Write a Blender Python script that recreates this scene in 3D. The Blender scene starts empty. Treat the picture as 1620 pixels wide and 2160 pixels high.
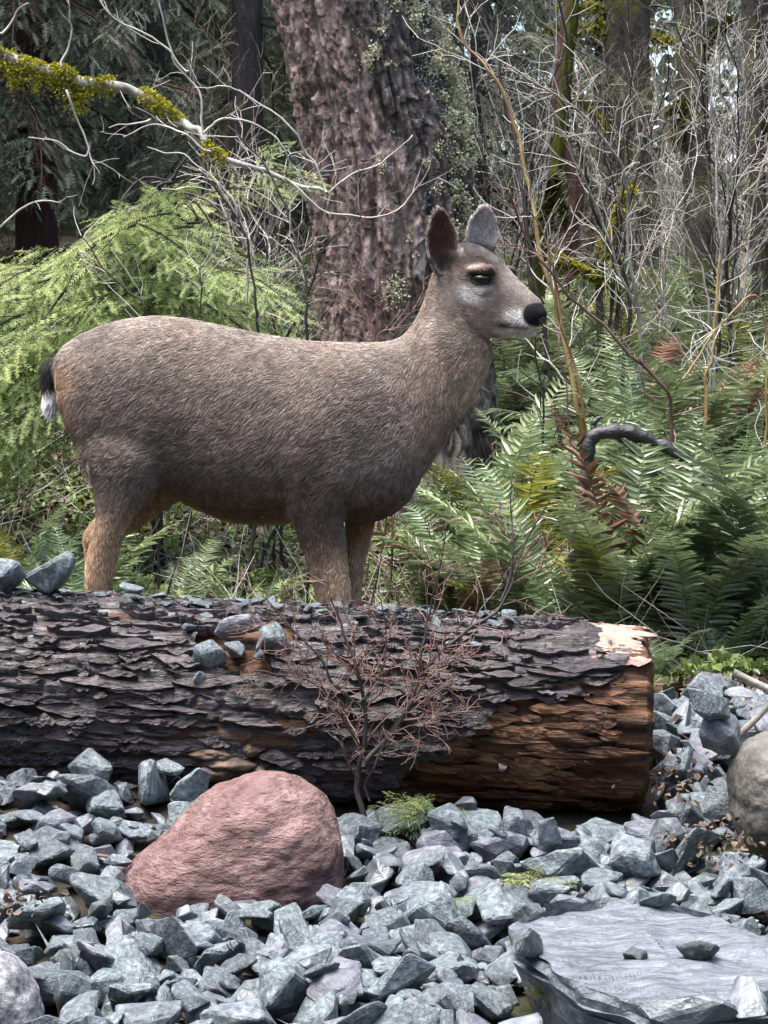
import bpy, bmesh, math, random
import numpy as np
from mathutils import Vector, Matrix

# ---------------------------------------------------------------- camera, sky, sun, exposure
scene = bpy.context.scene
FPX = 4500.0            # focal length in pixels of the 1620 x 2160 photograph
CAMZ = 1.13
PITCH = math.atan(330.0 / FPX)
cam_data = bpy.data.cameras.new("camera")
cam_data.sensor_fit = 'VERTICAL'
cam_data.sensor_height = 36.0
cam_data.sensor_width = 36.0
cam_data.lens = FPX / 2160.0 * 36.0
cam_data.clip_start = 0.05
cam_data.clip_end = 500.0
cam = bpy.data.objects.new("camera", cam_data)
scene.collection.objects.link(cam)
cam.location = (0, 0, CAMZ)
cam.rotation_euler = (math.pi / 2 - PITCH, 0, 0)
scene.camera = cam

SUN_EL, SUN_AZ = math.radians(76), math.radians(-105)   # azimuth measured from +Y towards +X: high, over the viewer's left shoulder
world = bpy.data.worlds.new("World")
scene.world = world
world.use_nodes = True
wn = world.node_tree.nodes
sky = wn.new("ShaderNodeTexSky")
sky.sky_type = 'NISHITA'
sky.sun_disc = False
sky.sun_elevation = SUN_EL
sky.sun_rotation = SUN_AZ
sky.air_density = 1.0
sky.dust_density = 3.0
sky.ozone_density = 1.0
bg = wn["Background"]
bg.inputs[1].default_value = 0.078
world.node_tree.links.new(sky.outputs[0], bg.inputs[0])

sun_data = bpy.data.lights.new("sun", 'SUN')
sun_data.energy = 1.5
sun_data.angle = math.radians(38)
sun_data.color = (1.0, 0.955, 0.9)
sun = bpy.data.objects.new("sun", sun_data)
scene.collection.objects.link(sun)
sd = Vector((math.sin(SUN_AZ) * math.cos(SUN_EL), math.cos(SUN_AZ) * math.cos(SUN_EL), math.sin(SUN_EL)))
sun.rotation_euler = sd.to_track_quat('Z', 'Y').to_euler()
sun.location = sd * 30

vs = scene.view_settings
vs.view_transform = 'Standard'
vs.look = 'None'
vs.exposure = 2.72
vs.gamma = 1.0
vs.use_curve_mapping = False
scene.cycles.use_denoising = True
scene.cycles.max_bounces = 6
scene.cycles.diffuse_bounces = 1
scene.cycles.glossy_bounces = 2
scene.cycles.transmission_bounces = 4

# ---------------------------------------------------------------- helpers
COL = scene.collection
R = random.Random(7)
NR = np.random.default_rng(11)
CP, SP = math.cos(PITCH), math.sin(PITCH)

def P(u, v, Y):
    """world point at distance Y seen at photograph pixel (u, v)"""
    a = (u - 810.0) / FPX
    b = (1080.0 - v) / FPX
    dx, dy, dz = a, CP + b * SP, -SP + b * CP
    t = Y / dy
    return np.array((dx * t, Y, CAMZ + dz * t))

def tag(o, label=None, cat=None, group=None, kind=None):
    if label: o["label"] = label
    if cat: o["category"] = cat
    if group: o["group"] = group
    if kind: o["kind"] = kind
    return o

def link(name, data, parent=None, loc=None, mtx=None):
    o = bpy.data.objects.new(name, data)
    COL.objects.link(o)
    if parent is not None:
        o.parent = parent
    if mtx is not None:
        o.matrix_local = mtx
    elif loc is not None:
        o.location = loc
    return o

def empty(name, loc=(0, 0, 0), rz=0.0):
    o = link(name, None, None, loc)
    o.rotation_euler = (0, 0, rz)
    o.empty_display_size = 0.1
    return o

def mk(name, V, F, mat=None, smooth=False, mats=None, midx=None):
    """mesh from numpy verts and a list of index arrays (quads and/or triangles)"""
    V = np.asarray(V, dtype=np.float32).reshape(-1, 3)
    if not isinstance(F, (list, tuple)):
        F = [F]
    F = [np.asarray(f, dtype=np.int32) for f in F if len(f)]
    me = bpy.data.meshes.new(name)
    nf = sum(len(f) for f in F)
    nl = sum(f.size for f in F)
    me.vertices.add(len(V))
    me.vertices.foreach_set("co", V.ravel())
    me.loops.add(nl)
    me.polygons.add(nf)
    me.loops.foreach_set("vertex_index", np.concatenate([f.ravel() for f in F]))
    starts, s = [], 0
    for f in F:
        k = f.shape[1]
        starts.append(s + np.arange(len(f)) * k)
        s += f.size
    me.polygons.foreach_set("loop_start", np.concatenate(starts).astype(np.int32))
    me.polygons.foreach_set("use_smooth", np.full(nf, bool(smooth)))
    if mats:
        for m in mats: me.materials.append(m)
        if midx is not None:
            me.polygons.foreach_set("material_index", np.asarray(midx, dtype=np.int32))
    elif mat:
        me.materials.append(mat)
    me.update(calc_edges=True)
    me.validate(verbose=False)
    return me

# ---- numpy noise
_perm = np.random.default_rng(3).permutation(4096)
_val = np.random.default_rng(4).random(4096) * 2 - 1
_valb = np.random.default_rng(5).random(4096)
def _h(i, j, k=0):
    return _perm[(_perm[(_perm[i & 4095] + j) & 4095] + k) & 4095]
def vn3(p):
    p = np.asarray(p, dtype=np.float64)
    i = np.floor(p).astype(np.int64)
    f = p - i
    f = f * f * (3 - 2 * f)
    out = 0
    for a in (0, 1):
        wa = f[..., 0] if a else 1 - f[..., 0]
        for b in (0, 1):
            wb = f[..., 1] if b else 1 - f[..., 1]
            for c in (0, 1):
                wc = f[..., 2] if c else 1 - f[..., 2]
                out = out + wa * wb * wc * _val[_h(i[..., 0] + a, i[..., 1] + b, i[..., 2] + c)]
    return out
def fbm3(p, octv=4, lac=2.0, gain=0.5):
    p = np.asarray(p, dtype=np.float64)
    s, a = 0, 1.0
    for o in range(octv):
        s = s + a * vn3(p + 17.3 * o)
        p = p * lac
        a *= gain
    return s
def vor2(x, y):
    """2-D Voronoi: (F1, F2, cell random)"""
    i, j = np.floor(x).astype(np.int64), np.floor(y).astype(np.int64)
    f1 = np.full(x.shape, 9.0); f2 = np.full(x.shape, 9.0); cr = np.zeros(x.shape)
    for a in (-1, 0, 1):
        for b in (-1, 0, 1):
            h = _h(i + a, j + b, 7)
            d = np.hypot(i + a + _valb[h] - x, j + b + _valb[(h + 911) & 4095] - y)
            nearer = d < f1
            f2 = np.where(nearer, f1, np.minimum(f2, d))
            cr = np.where(nearer, _valb[(h + 333) & 4095], cr)
            f1 = np.where(nearer, d, f1)
    return f1, f2, cr
def sstep(a, b, x):
    t = np.clip((np.asarray(x, dtype=float) - a) / (b - a), 0, 1)
    return t * t * (3 - 2 * t)

# ---- tubes
class Tubes:
    def __init__(self): self.V, self.F, self.n = [], [], 0
    def add(self, pts, rad, k=5, cap=True):
        pts = np.asarray(pts, dtype=float)
        n = len(pts)
        rad = np.broadcast_to(np.asarray(rad, dtype=float), (n,))
        T = np.gradient(pts, axis=0)
        T /= np.linalg.norm(T, axis=1)[:, None] + 1e-12
        ref = np.array((0.31, 0.9, 0.3)) if abs(T[0, 2]) > 0.8 else np.array((0.1, 0.2, 1.0))
        A = ref[None] - T * (T @ ref)[:, None]
        A /= np.linalg.norm(A, axis=1)[:, None] + 1e-12
        B = np.cross(T, A)
        an = np.arange(k) * 2 * math.pi / k
        ring = (A[:, None, :] * np.cos(an)[None, :, None] + B[:, None, :] * np.sin(an)[None, :, None]) * rad[:, None, None]
        self.V.append((pts[:, None, :] + ring).reshape(-1, 3))
        i = np.arange(n - 1)[:, None] * k + np.arange(k)[None]
        j = np.arange(n - 1)[:, None] * k + (np.arange(k) + 1)[None] % k
        q = np.stack([i, j, j + k, i + k], -1).reshape(-1, 4) + self.n
        self.F.append(q)
        self.n += n * k
    def mesh(self, name, mat, smooth=True):
        return mk(name, np.concatenate(self.V), np.concatenate(self.F), mat, smooth)

def spline(pts, n):
    """Catmull-Rom through pts, n samples"""
    pts = np.asarray(pts, dtype=float)
    if len(pts) < 3:
        t = np.linspace(0, 1, n)[:, None]
        return pts[0] * (1 - t) + pts[-1] * t
    e = np.vstack([2 * pts[0] - pts[1], pts, 2 * pts[-1] - pts[-2]])
    s = np.linspace(0, len(pts) - 1 - 1e-9, n)
    i = s.astype(int); f = (s - i)[:, None]
    a, b, c, d = e[i], e[i + 1], e[i + 2], e[i + 3]
    return 0.5 * ((2 * b) + (c - a) * f + (2 * a - 5 * b + 4 * c - d) * f**2 + (3 * b - a - 3 * c + d) * f**3)

def unit(v):
    v = np.asarray(v, dtype=float)
    return v / (np.linalg.norm(v, axis=-1, keepdims=True) + 1e-12)

def frames(d, up):
    """rotation matrices whose columns are (dir, side, normal)"""
    d = unit(d); s = unit(np.cross(up, d)); n = np.cross(d, s)
    return np.stack([d, s, n], -1)

def place(TV, TF, pos, rot, sc):
    """copies of template verts/faces at pos (m,3), rot (m,3,3), scale (m,) or (m,3)"""
    pos = np.asarray(pos, float); m = len(pos)
    sc = np.asarray(sc, float)
    if sc.ndim == 1: sc = np.repeat(sc[:, None], 3, 1)
    V = np.einsum('mij,mkj->mki', rot, TV[None] * sc[:, None, :]) + pos[:, None, :]
    F = (TF[None] + (np.arange(m) * len(TV))[:, None, None]).reshape(-1, TF.shape[1])
    return V.reshape(-1, 3), F

# ---- materials
def ramp(nt, stops, fac):
    n = nt.nodes.new("ShaderNodeValToRGB")
    el = n.color_ramp.elements
    while len(el) > 1: el.remove(el[-1])
    el[0].position = stops[0][0]; el[0].color = (*stops[0][1], 1)
    for p, c in stops[1:]:
        e = el.new(p); e.color = (*c, 1)
    nt.links.new(fac, n.inputs[0])
    return n.outputs[0]

def material(name, stops, scale=6.0, stretch=(1, 1, 1), rough=0.7, spec=0.4, bump=0.3, bscale=40.0, bdist=0.01,
             rand=0.15, hue=0.0, translucent=0.0, detail=6.0, vcol=None, mask=None, rough_var=0.0, bstretch=None, spec_tint=None, distort=0.0):
    m = bpy.data.materials.new(name)
    m.use_nodes = True
    nt = m.node_tree; N = nt.nodes; L = nt.links
    bs = N["Principled BSDF"]
    tc = N.new("ShaderNodeTexCoord"); oi = N.new("ShaderNodeObjectInfo")
    mul = N.new("ShaderNodeVectorMath"); mul.operation = 'MULTIPLY_ADD'
    L.new(oi.outputs["Location"], mul.inputs[0]); mul.inputs[1].default_value = (1.7, 2.3, 3.1); L.new(tc.outputs["Object"], mul.inputs[2])
    mp = N.new("ShaderNodeMapping"); mp.inputs["Scale"].default_value = stretch
    L.new(mul.outputs[0], mp.inputs[0])
    no = N.new("ShaderNodeTexNoise"); no.inputs["Scale"].default_value = scale; no.inputs["Detail"].default_value = detail
    no.inputs["Roughness"].default_value = 0.62; no.inputs["Distortion"].default_value = distort
    L.new(mp.outputs[0], no.inputs["Vector"])
    col = ramp(nt, stops, no.outputs["Fac"])
    if mask is not None:     # patches of a second colour (lichen, stains) with a shape of their own
        mc, msc, lo, hi = mask
        n2 = N.new("ShaderNodeTexNoise"); n2.inputs["Scale"].default_value = msc; n2.inputs["Detail"].default_value = 8; n2.inputs["Roughness"].default_value = 0.7
        L.new(mul.outputs[0], n2.inputs["Vector"])
        mr = N.new("ShaderNodeMapRange"); mr.inputs[1].default_value = lo; mr.inputs[2].default_value = hi
        L.new(n2.outputs["Fac"], mr.inputs[0])
        mx = N.new("ShaderNodeMix"); mx.data_type = 'RGBA'
        L.new(mr.outputs[0], mx.inputs[0]); L.new(col, mx.inputs[6]); mx.inputs[7].default_value = (*mc, 1)
        col = mx.outputs[2]
    if vcol:
        at = N.new("ShaderNodeAttribute"); at.attribute_name = vcol
        mx = N.new("ShaderNodeMix"); mx.data_type = 'RGBA'; mx.blend_type = 'MULTIPLY'; mx.inputs[0].default_value = 1.0
        L.new(col, mx.inputs[6]); L.new(at.outputs["Color"], mx.inputs[7]); col = mx.outputs[2]
    hs = N.new("ShaderNodeHueSaturation")
    mr = N.new("ShaderNodeMapRange"); mr.inputs[3].default_value = 1 - rand; mr.inputs[4].default_value = 1 + rand
    L.new(oi.outputs["Random"], mr.inputs[0]); L.new(mr.outputs[0], hs.inputs["Value"]); L.new(col, hs.inputs["Color"])
    if hue:
        wn_ = N.new("ShaderNodeTexWhiteNoise"); wn_.noise_dimensions = '1D'; L.new(oi.outputs["Random"], wn_.inputs["W"])
        m2 = N.new("ShaderNodeMapRange"); m2.inputs[3].default_value = 0.5 - hue; m2.inputs[4].default_value = 0.5 + hue
        L.new(wn_.outputs["Value"], m2.inputs[0]); L.new(m2.outputs[0], hs.inputs["Hue"])
    L.new(hs.outputs[0], bs.inputs["Base Color"])
    bs.inputs["Roughness"].default_value = rough
    bs.inputs["Specular IOR Level"].default_value = spec
    if rough_var:
        m3 = N.new("ShaderNodeMapRange"); m3.inputs[1].default_value = .3; m3.inputs[2].default_value = .7
        m3.inputs[3].default_value = rough - rough_var; m3.inputs[4].default_value = rough + rough_var
        L.new(no.outputs["Fac"], m3.inputs[0]); L.new(m3.outputs[0], bs.inputs["Roughness"])
    if bump:
        n3 = N.new("ShaderNodeTexNoise"); n3.inputs["Scale"].default_value = bscale; n3.inputs["Detail"].default_value = 5; n3.inputs["Roughness"].default_value = 0.65
        if bstretch:
            mp2 = N.new("ShaderNodeMapping"); mp2.inputs["Scale"].default_value = bstretch
            L.new(mul.outputs[0], mp2.inputs[0]); L.new(mp2.outputs[0], n3.inputs["Vector"])
        else:
            L.new(mp.outputs[0], n3.inputs["Vector"])
        bp = N.new("ShaderNodeBump"); bp.inputs["Strength"].default_value = bump; bp.inputs["Distance"].default_value = bdist
        L.new(n3.outputs["Fac"], bp.inputs["Height"]); L.new(bp.outputs[0], bs.inputs["Normal"])
    if translucent:
        tr = N.new("ShaderNodeBsdfTranslucent"); L.new(hs.outputs[0], tr.inputs[0])
        ms = N.new("ShaderNodeMixShader"); ms.inputs[0].default_value = translucent
        L.new(bs.outputs[0], ms.inputs[1]); L.new(tr.outputs[0], ms.inputs[2]); L.new(ms.outputs[0], N["Material Output"].inputs[0])
    return m

M = {}
M['stone'] = material('blue_grey_stone', [(.28, (.024, .032, .037)), (.43, (.072, .090, .100)), (.60, (.155, .184, .20)), (.8, (.35, .40, .42))], 13, rough=.44, spec=.6, bump=.6, bscale=26, bdist=.012, rand=.35, hue=.02, rough_var=.12, mask=((.42, .47, .48), 22, .62, .74))
M['stone_tan'] = material('tan_stone', [(.3, (.16, .13, .10)), (.6, (.36, .31, .26)), (.8, (.5, .46, .4))], 9, rough=.55, bump=.4, bscale=26, rand=.1)
M['stone_violet'] = material('violet_slate', [(.3, (.06, .063, .078)), (.5, (.12, .126, .15)), (.75, (.23, .245, .285))], 8, stretch=(1, 1, 2.5), rough=.46, spec=.55, bump=.45, bscale=22, rand=.15)
M['stone_dark'] = material('dark_slate', [(.3, (.035, .04, .045)), (.6, (.085, .095, .10)), (.85, (.2, .22, .23))], 12, rough=.58, spec=.35, bump=.5, bscale=26, rand=.1)
M['red_rock'] = material('red_boulder_rock', [(.25, (.075, .040, .039)), (.42, (.165, .095, .090)), (.58, (.255, .160, .152)), (.75, (.37, .26, .25))], 16, stretch=(1, 1, 2.2), rough=.7, spec=.3, bump=1.0, bscale=42, bdist=.03, rand=0, mask=((.40, .29, .28), 24, .58, .72))
M['slab_rock'] = material('pale_slate_rock', [(.25, (.025, .029, .036)), (.42, (.068, .077, .094)), (.60, (.13, .146, .175)), (.85, (.27, .295, .34))], 15, stretch=(1, 3.2, 2), rough=.34, spec=.7, bump=.75, bscale=24, bdist=.015, rand=0, mask=((.33, .28, .24), 7, .6, .8))
M['granite'] = material('speckled_granite', [(.3, (.05, .05, .055)), (.48, (.17, .17, .18)), (.55, (.26, .26, .27)), (.75, (.42, .42, .43))], 40, rough=.6, bump=.6, bscale=60, rand=0)
M['brown_rock'] = material('brown_grey_boulder', [(.3, (.055, .052, .046)), (.55, (.125, .117, .105)), (.8, (.24, .23, .21))], 14, rough=.65, bump=.7, bscale=40, rand=0)
M['bark'] = material('log_bark', [(.28, (.012, .009, .009)), (.46, (.042, .032, .032)), (.62, (.105, .085, .088)), (.82, (.26, .235, .245))], 10, stretch=(.45, 1.6, 1.6), rough=.34, spec=.8, bump=1.0, bscale=46, bdist=.02, rand=.3, rough_var=.14)
M['wood'] = material('rotting_wood', [(.25, (.014, .007, .004)), (.42, (.055, .024, .012)), (.58, (.14, .065, .03)), (.70, (.27, .145, .075)), (.85, (.45, .30, .20))], 12, stretch=(.3, 2.2, 2.2), rough=.6, spec=.3, bump=1.0, bscale=24, bdist=.02, rand=.15)
M['pale_wood'] = material('pale_pink_wood', [(.25, (.12, .055, .036)), (.48, (.30, .17, .125)), (.8, (.47, .33, .275))], 11, stretch=(.35, 1.5, 1.5), rough=.6, bump=.9, bscale=30, bdist=.01, rand=.12)
M['fir_bark'] = material('fir_bark', [(.26, (.07, .055, .050)), (.45, (.165, .13, .12)), (.62, (.29, .24, .225)), (.82, (.45, .40, .375))], 22, stretch=(1, 1, .35), rough=.8, spec=.25, bump=1.0, bscale=55, bdist=.015, rand=0, vcol='tint')
M['dark_bark'] = material('dark_bark', [(.3, (.018, .015, .014)), (.55, (.05, .042, .038)), (.8, (.11, .10, .09))], 14, stretch=(1, 1, .3), rough=.8, bump=1.0, bscale=40, bdist=.02, rand=.2)
M['red_bark'] = material('red_cedar_bark', [(.3, (.03, .014, .012)), (.55, (.08, .036, .028)), (.8, (.15, .085, .07))], 14, stretch=(1, 1, .15), rough=.8, bump=1.0, bscale=40, bdist=.02, rand=.2)
M['mossy_bark'] = material('mossy_bark', [(.3, (.03, .024, .02)), (.55, (.075, .062, .05)), (.8, (.16, .14, .12))], 12, stretch=(1, 1, .4), rough=.85, bump=1.0, bscale=40, bdist=.02, rand=.2, mask=((.11, .12, .02), 6, .5, .62))
M['twig_pale'] = material('pale_twig', [(.3, (.24, .215, .185)), (.6, (.46, .43, .385)), (.85, (.66, .64, .6))], 12, rough=.6, bump=0, rand=.25)
M['twig_brown'] = material('brown_twig', [(.3, (.075, .06, .045)), (.6, (.17, .14, .11)), (.85, (.33, .29, .24))], 12, rough=.6, bump=0, rand=.3)
M['driftwood'] = material('black_driftwood', [(.3, (.012, .011, .012)), (.6, (.04, .037, .038)), (.85, (.16, .15, .155))], 9, stretch=(1, 1, 1), rough=.4, spec=.5, bump=.8, bscale=45, bdist=.01, rand=.1)
M['twig_dark'] = material('dark_twig', [(.3, (.016, .013, .012)), (.7, (.06, .05, .045))], 12, rough=.55, bump=0, rand=.3)
M['twig_tan'] = material('tan_twig', [(.3, (.12, .075, .025)), (.6, (.27, .18, .07)), (.85, (.4, .31, .15))], 8, rough=.55, bump=0, rand=.15)
M['twig_red'] = material('red_twig', [(.3, (.075, .04, .034)), (.6, (.17, .10, .085)), (.85, (.34, .24, .21))], 12, rough=.5, bump=0, rand=.2)
M['lichen_bark'] = material('lichen_bark', [(.3, (.10, .085, .07)), (.5, (.3, .28, .25)), (.75, (.6, .6, .56))], 14, rough=.7, bump=.5, bscale=60, rand=.1)
M['moss'] = material('moss', [(.3, (.20, .175, .018)), (.55, (.42, .39, .045)), (.8, (.60, .56, .11))], 14, rough=.8, spec=.15, bump=0, rand=.15, translucent=.25)
M['moss_dark'] = material('moss_dark', [(.3, (.03, .035, .006)), (.55, (.085, .09, .015)), (.8, (.18, .18, .035))], 14, rough=.8, spec=.15, bump=0, rand=.15, translucent=.2)
M['lichen'] = material('pale_lichen', [(.3, (.40, .40, .25)), (.6, (.62, .62, .44)), (.8, (.72, .70, .46))], 10, rough=.8, spec=.15, bump=0, rand=.15, translucent=.2)
M['lichen_grey'] = material('grey_lichen', [(.3, (.16, .18, .17)), (.6, (.33, .36, .34)), (.8, (.5, .53, .5))], 10, rough=.8, spec=.15, bump=0, rand=.15)
M['needle_bright'] = material('bright_needles', [(.3, (.22, .29, .09)), (.55, (.38, .46, .18)), (.8, (.54, .62, .32))], 5, rough=.5, spec=.35, bump=0, rand=.25, hue=.02, translucent=.35)
M['needle_dark'] = material('dark_needles', [(.3, (.075, .10, .065)), (.55, (.145, .18, .125)), (.8, (.23, .27, .20))], 3, rough=.5, spec=.4, bump=0, rand=.3, hue=.015, translucent=.2)
M['needle_olive'] = material('olive_needles', [(.3, (.10, .12, .07)), (.55, (.19, .215, .135)), (.8, (.30, .32, .22))], 3, rough=.55, spec=.35, bump=0, rand=.3, hue=.015, translucent=.25)
M['fern'] = material('fern_green', [(.3, (.13, .175, .08)), (.55, (.225, .29, .14)), (.8, (.35, .41, .24))], 7, rough=.36, spec=.9, bump=0, rand=.32, hue=.02, translucent=.28)
M['fern_yellow'] = material('fern_yellow_green', [(.3, (.17, .175, .03)), (.55, (.31, .31, .06)), (.8, (.44, .45, .12))], 7, rough=.45, spec=.4, bump=0, rand=.25, translucent=.35)
M['fern_dead'] = material('fern_dead', [(.3, (.10, .045, .025)), (.55, (.22, .11, .07)), (.8, (.36, .24, .17))], 7, rough=.6, bump=0, rand=.25, translucent=.2)
M['leaf'] = material('ground_leaf', [(.3, (.08, .13, .03)), (.55, (.17, .235, .065)), (.8, (.31, .36, .15))], 2.0, rough=.42, spec=.5, bump=0, rand=0, translucent=.3)
M['litter'] = material('leaf_litter', [(.3, (.05, .034, .024)), (.55, (.14, .10, .07)), (.8, (.34, .27, .2))], 9, rough=.65, bump=0, rand=.2)
M['soil'] = material('forest_soil', [(.3, (.012, .010, .008)), (.55, (.035, .028, .02)), (.8, (.075, .06, .042))], 7, rough=.9, spec=.2, bump=.8, bscale=25, bdist=.04, rand=0, mask=((.045, .06, .018), 3, .5, .65))
M['fungus'] = material('bracket_fungus', [(.3, (.035, .022, .016)), (.5, (.10, .066, .045)), (.68, (.26, .18, .12)), (.85, (.5, .38, .27))], 22, rough=.6, bump=.5, bscale=30, rand=.1)
# ---------------------------------------------------------------- the ground
LOG_A = np.array((-2.1, 5.30, 0.345))
LOG_B = np.array((0.648, 5.24, 0.222))
LOG_R = 0.248
def ground(x, y):
    x = np.asarray(x, float); y = np.asarray(y, float)
    base = np.interp(y, [0, 3.6, 4.6, 5.1, 5.6, 6.5, 8, 10, 13, 18, 26, 45, 80], [-.12, -.085, -.04, .0, .10, .16, .38, .75, 1.30, 2.1, 3.1, 5.0, 8])
    left = 0.12 * sstep(.2, -.9, x) * sstep(4.2, 5.1, y) * (1 - sstep(5.4, 6.2, y))
    bank = 0.03 * sstep(.62, .95, x) * sstep(4.7, 6.0, y) * (1 - .6 * sstep(6.2, 7.5, y))
    n = 0.05 * vn3(np.stack([x * .9, y * .9, x * 0 + 3], -1)) * sstep(6.0, 9, y) + 0.25 * vn3(np.stack([x * .3, y * .3, x * 0], -1)) * sstep(10, 20, y)
    return base + left + bank + n
ys = np.concatenate([np.linspace(-40, 2, 12), np.linspace(2.5, 12, 120), np.linspace(12.3, 90, 90)])
xs = np.concatenate([np.linspace(-90, -6, 24), np.linspace(-5.5, 5.5, 140), np.linspace(6, 90, 24)])
gx, gy = np.meshgrid(xs, ys)
gz = ground(gx, gy) + 0.012 * fbm3(np.stack([gx * 6, gy * 6, gx * 0], -1), 3) * sstep(90, 14, np.abs(gx) + np.abs(gy))
nx, ny = len(xs), len(ys)
ii = (np.arange(ny - 1)[:, None] * nx + np.arange(nx - 1)[None]).ravel()
me = mk("ground", np.stack([gx, gy, gz], -1).reshape(-1, 3), np.stack([ii, ii + 1, ii + nx + 1, ii + nx], -1), M['soil'], True)
tag(link("ground", me), "dark forest soil under the gravel, ferns and trees", "ground", kind="structure")
# ---------------------------------------------------------------- the log
log_ax = unit(LOG_B - LOG_A); LOG_L = float(np.linalg.norm(LOG_B - LOG_A))
log_up = unit(np.array((0, 0, 1.0)) - log_ax * log_ax[2]); log_fr = np.cross(log_ax, log_up)   # log_fr points away from... fixed below
if log_fr[1] > 0: log_fr = -log_fr
def logp(s, th, r):
    """point on the log: s metres from its cut right end, th from the top towards the camera"""
    s = np.asarray(s, float); th = np.asarray(th, float); r = np.asarray(r, float)
    return LOG_B + (-s)[..., None] * log_ax + (r * np.cos(th))[..., None] * log_up + (r * np.sin(th))[..., None] * log_fr
def bark_edge(s):
    """the angle below which the bark has come off, near the cut end"""
    n = .10 * vn3(np.stack([s * 9, s * 0 + 5, s * 0], -1)) + .05 * vn3(np.stack([s * 31, s * 0 + 9, s * 0], -1))
    return np.interp(s, [0, .03, .09, .16, .30, .40, .50, .60, .75, 3], [.0, .35, .95, 1.16, 1.30, 1.42, 1.70, 2.2, 3.2, 3.4]) + n
log = empty("fallen_log", tuple(LOG_B))
tag(log, "fallen log with flaking dark bark and orange rotting wood at its cut end", "log")
log_w2l = Matrix.Translation(Vector(-LOG_B))
def logchild(name, me, mtx=None):
    o = link(name, me, log)
    if mtx is None:
        me.transform(log_w2l)
    else:
        o.matrix_local = mtx
    return o
# wood core: grained, grooved
ns, nt_ = 420, 150
s = np.linspace(0, LOG_L, ns) ** 1.0
s = np.concatenate([np.linspace(0, 1.2, 300), np.linspace(1.21, LOG_L, 120)]); ns = len(s)
th = np.linspace(0, 2 * math.pi, nt_, endpoint=False)
S, T = np.meshgrid(s, th, indexing='ij')
gr = fbm3(np.stack([S * 3.0, np.cos(T) * 9, np.sin(T) * 9], -1), 5, 2.1, .58)
steps = np.round(2.2 * fbm3(np.stack([S * 2.6, np.cos(T) * 5 + 4, np.sin(T) * 5], -1), 3)) / 2.2
rr = LOG_R - .026 + .010 * gr + .016 * steps
rr = rr - .03 * sstep(.02, .0, S)
V = logp(S, T, rr).reshape(-1, 3)
i = np.arange(ns - 1)[:, None] * nt_ + np.arange(nt_)[None]; j = np.arange(ns - 1)[:, None] * nt_ + (np.arange(nt_) + 1)[None] % nt_
F = np.stack([i, j, j + nt_, i + nt_], -1).reshape(-1, 4)
capc = len(V); V = np.vstack([V, LOG_B + log_ax * .004])
capf = np.stack([np.full(nt_, capc), np.arange(nt_), (np.arange(nt_) + 1) % nt_], -1)
logchild("wood", mk("wood", V, [F, capf], M['wood'], True))
# bark shell (dark, ridged along the log), cut away near the right end
ns, nt_ = 520, 190
s = np.concatenate([np.linspace(.0, 1.75, 440), np.linspace(1.76, LOG_L, 80)]); ns = len(s)
th = np.linspace(-1.75, 3.0, nt_)
S, T = np.meshgrid(s, th, indexing='ij')
wob = .5 * vn3(np.stack([S * 5, T * 3, S * 0], -1))
f1, f2, cr = vor2(S * 7.0 + wob, T * 6.5 + .35 * fbm3(np.stack([S * 10, T * 4, S * 0 + 2], -1), 3))
plates = sstep(.0, .22, f2 - f1) * (.35 + .65 * cr)
fine = fbm3(np.stack([S * 9, T * 16, S * 0 + 1], -1), 5, 2.0, .6)
rr = LOG_R - .014 + .014 * plates + .008 * fine + .008 * vn3(np.stack([S * 2.3, T * 2, S * 0 + 8], -1))
edge = bark_edge(S)
keep = (T < edge) & ~((T < .62 + .1 * np.sin(S * 60)) & (S < .14 + .06 * vn3(np.stack([T * 8, S * 0, S * 0], -1))))
# hollow where the bark has broken out on top (holds stones)
V = logp(S, T, rr).reshape(-1, 3)
q = (np.arange(ns - 1)[:, None] * nt_ + np.arange(nt_ - 1)[None])
kq = keep[:-1, :-1] & keep[1:, :-1] & keep[:-1, 1:] & keep[1:, 1:]
notch = lambda S, T: ((S - .985) / .115) ** 2 + ((T - .66) / .50) ** 2 < 1 + .35 * vn3(np.stack([S * 22, T * 9, S * 0], -1))
kq &= ~notch(S, T)[:-1, :-1]
q = q[kq]
F = np.stack([q, q + 1, q + nt_ + 1, q + nt_], -1).reshape(-1, 4)
me = mk("bark", V, F, M['bark'], True)
logchild("bark", me)
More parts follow.
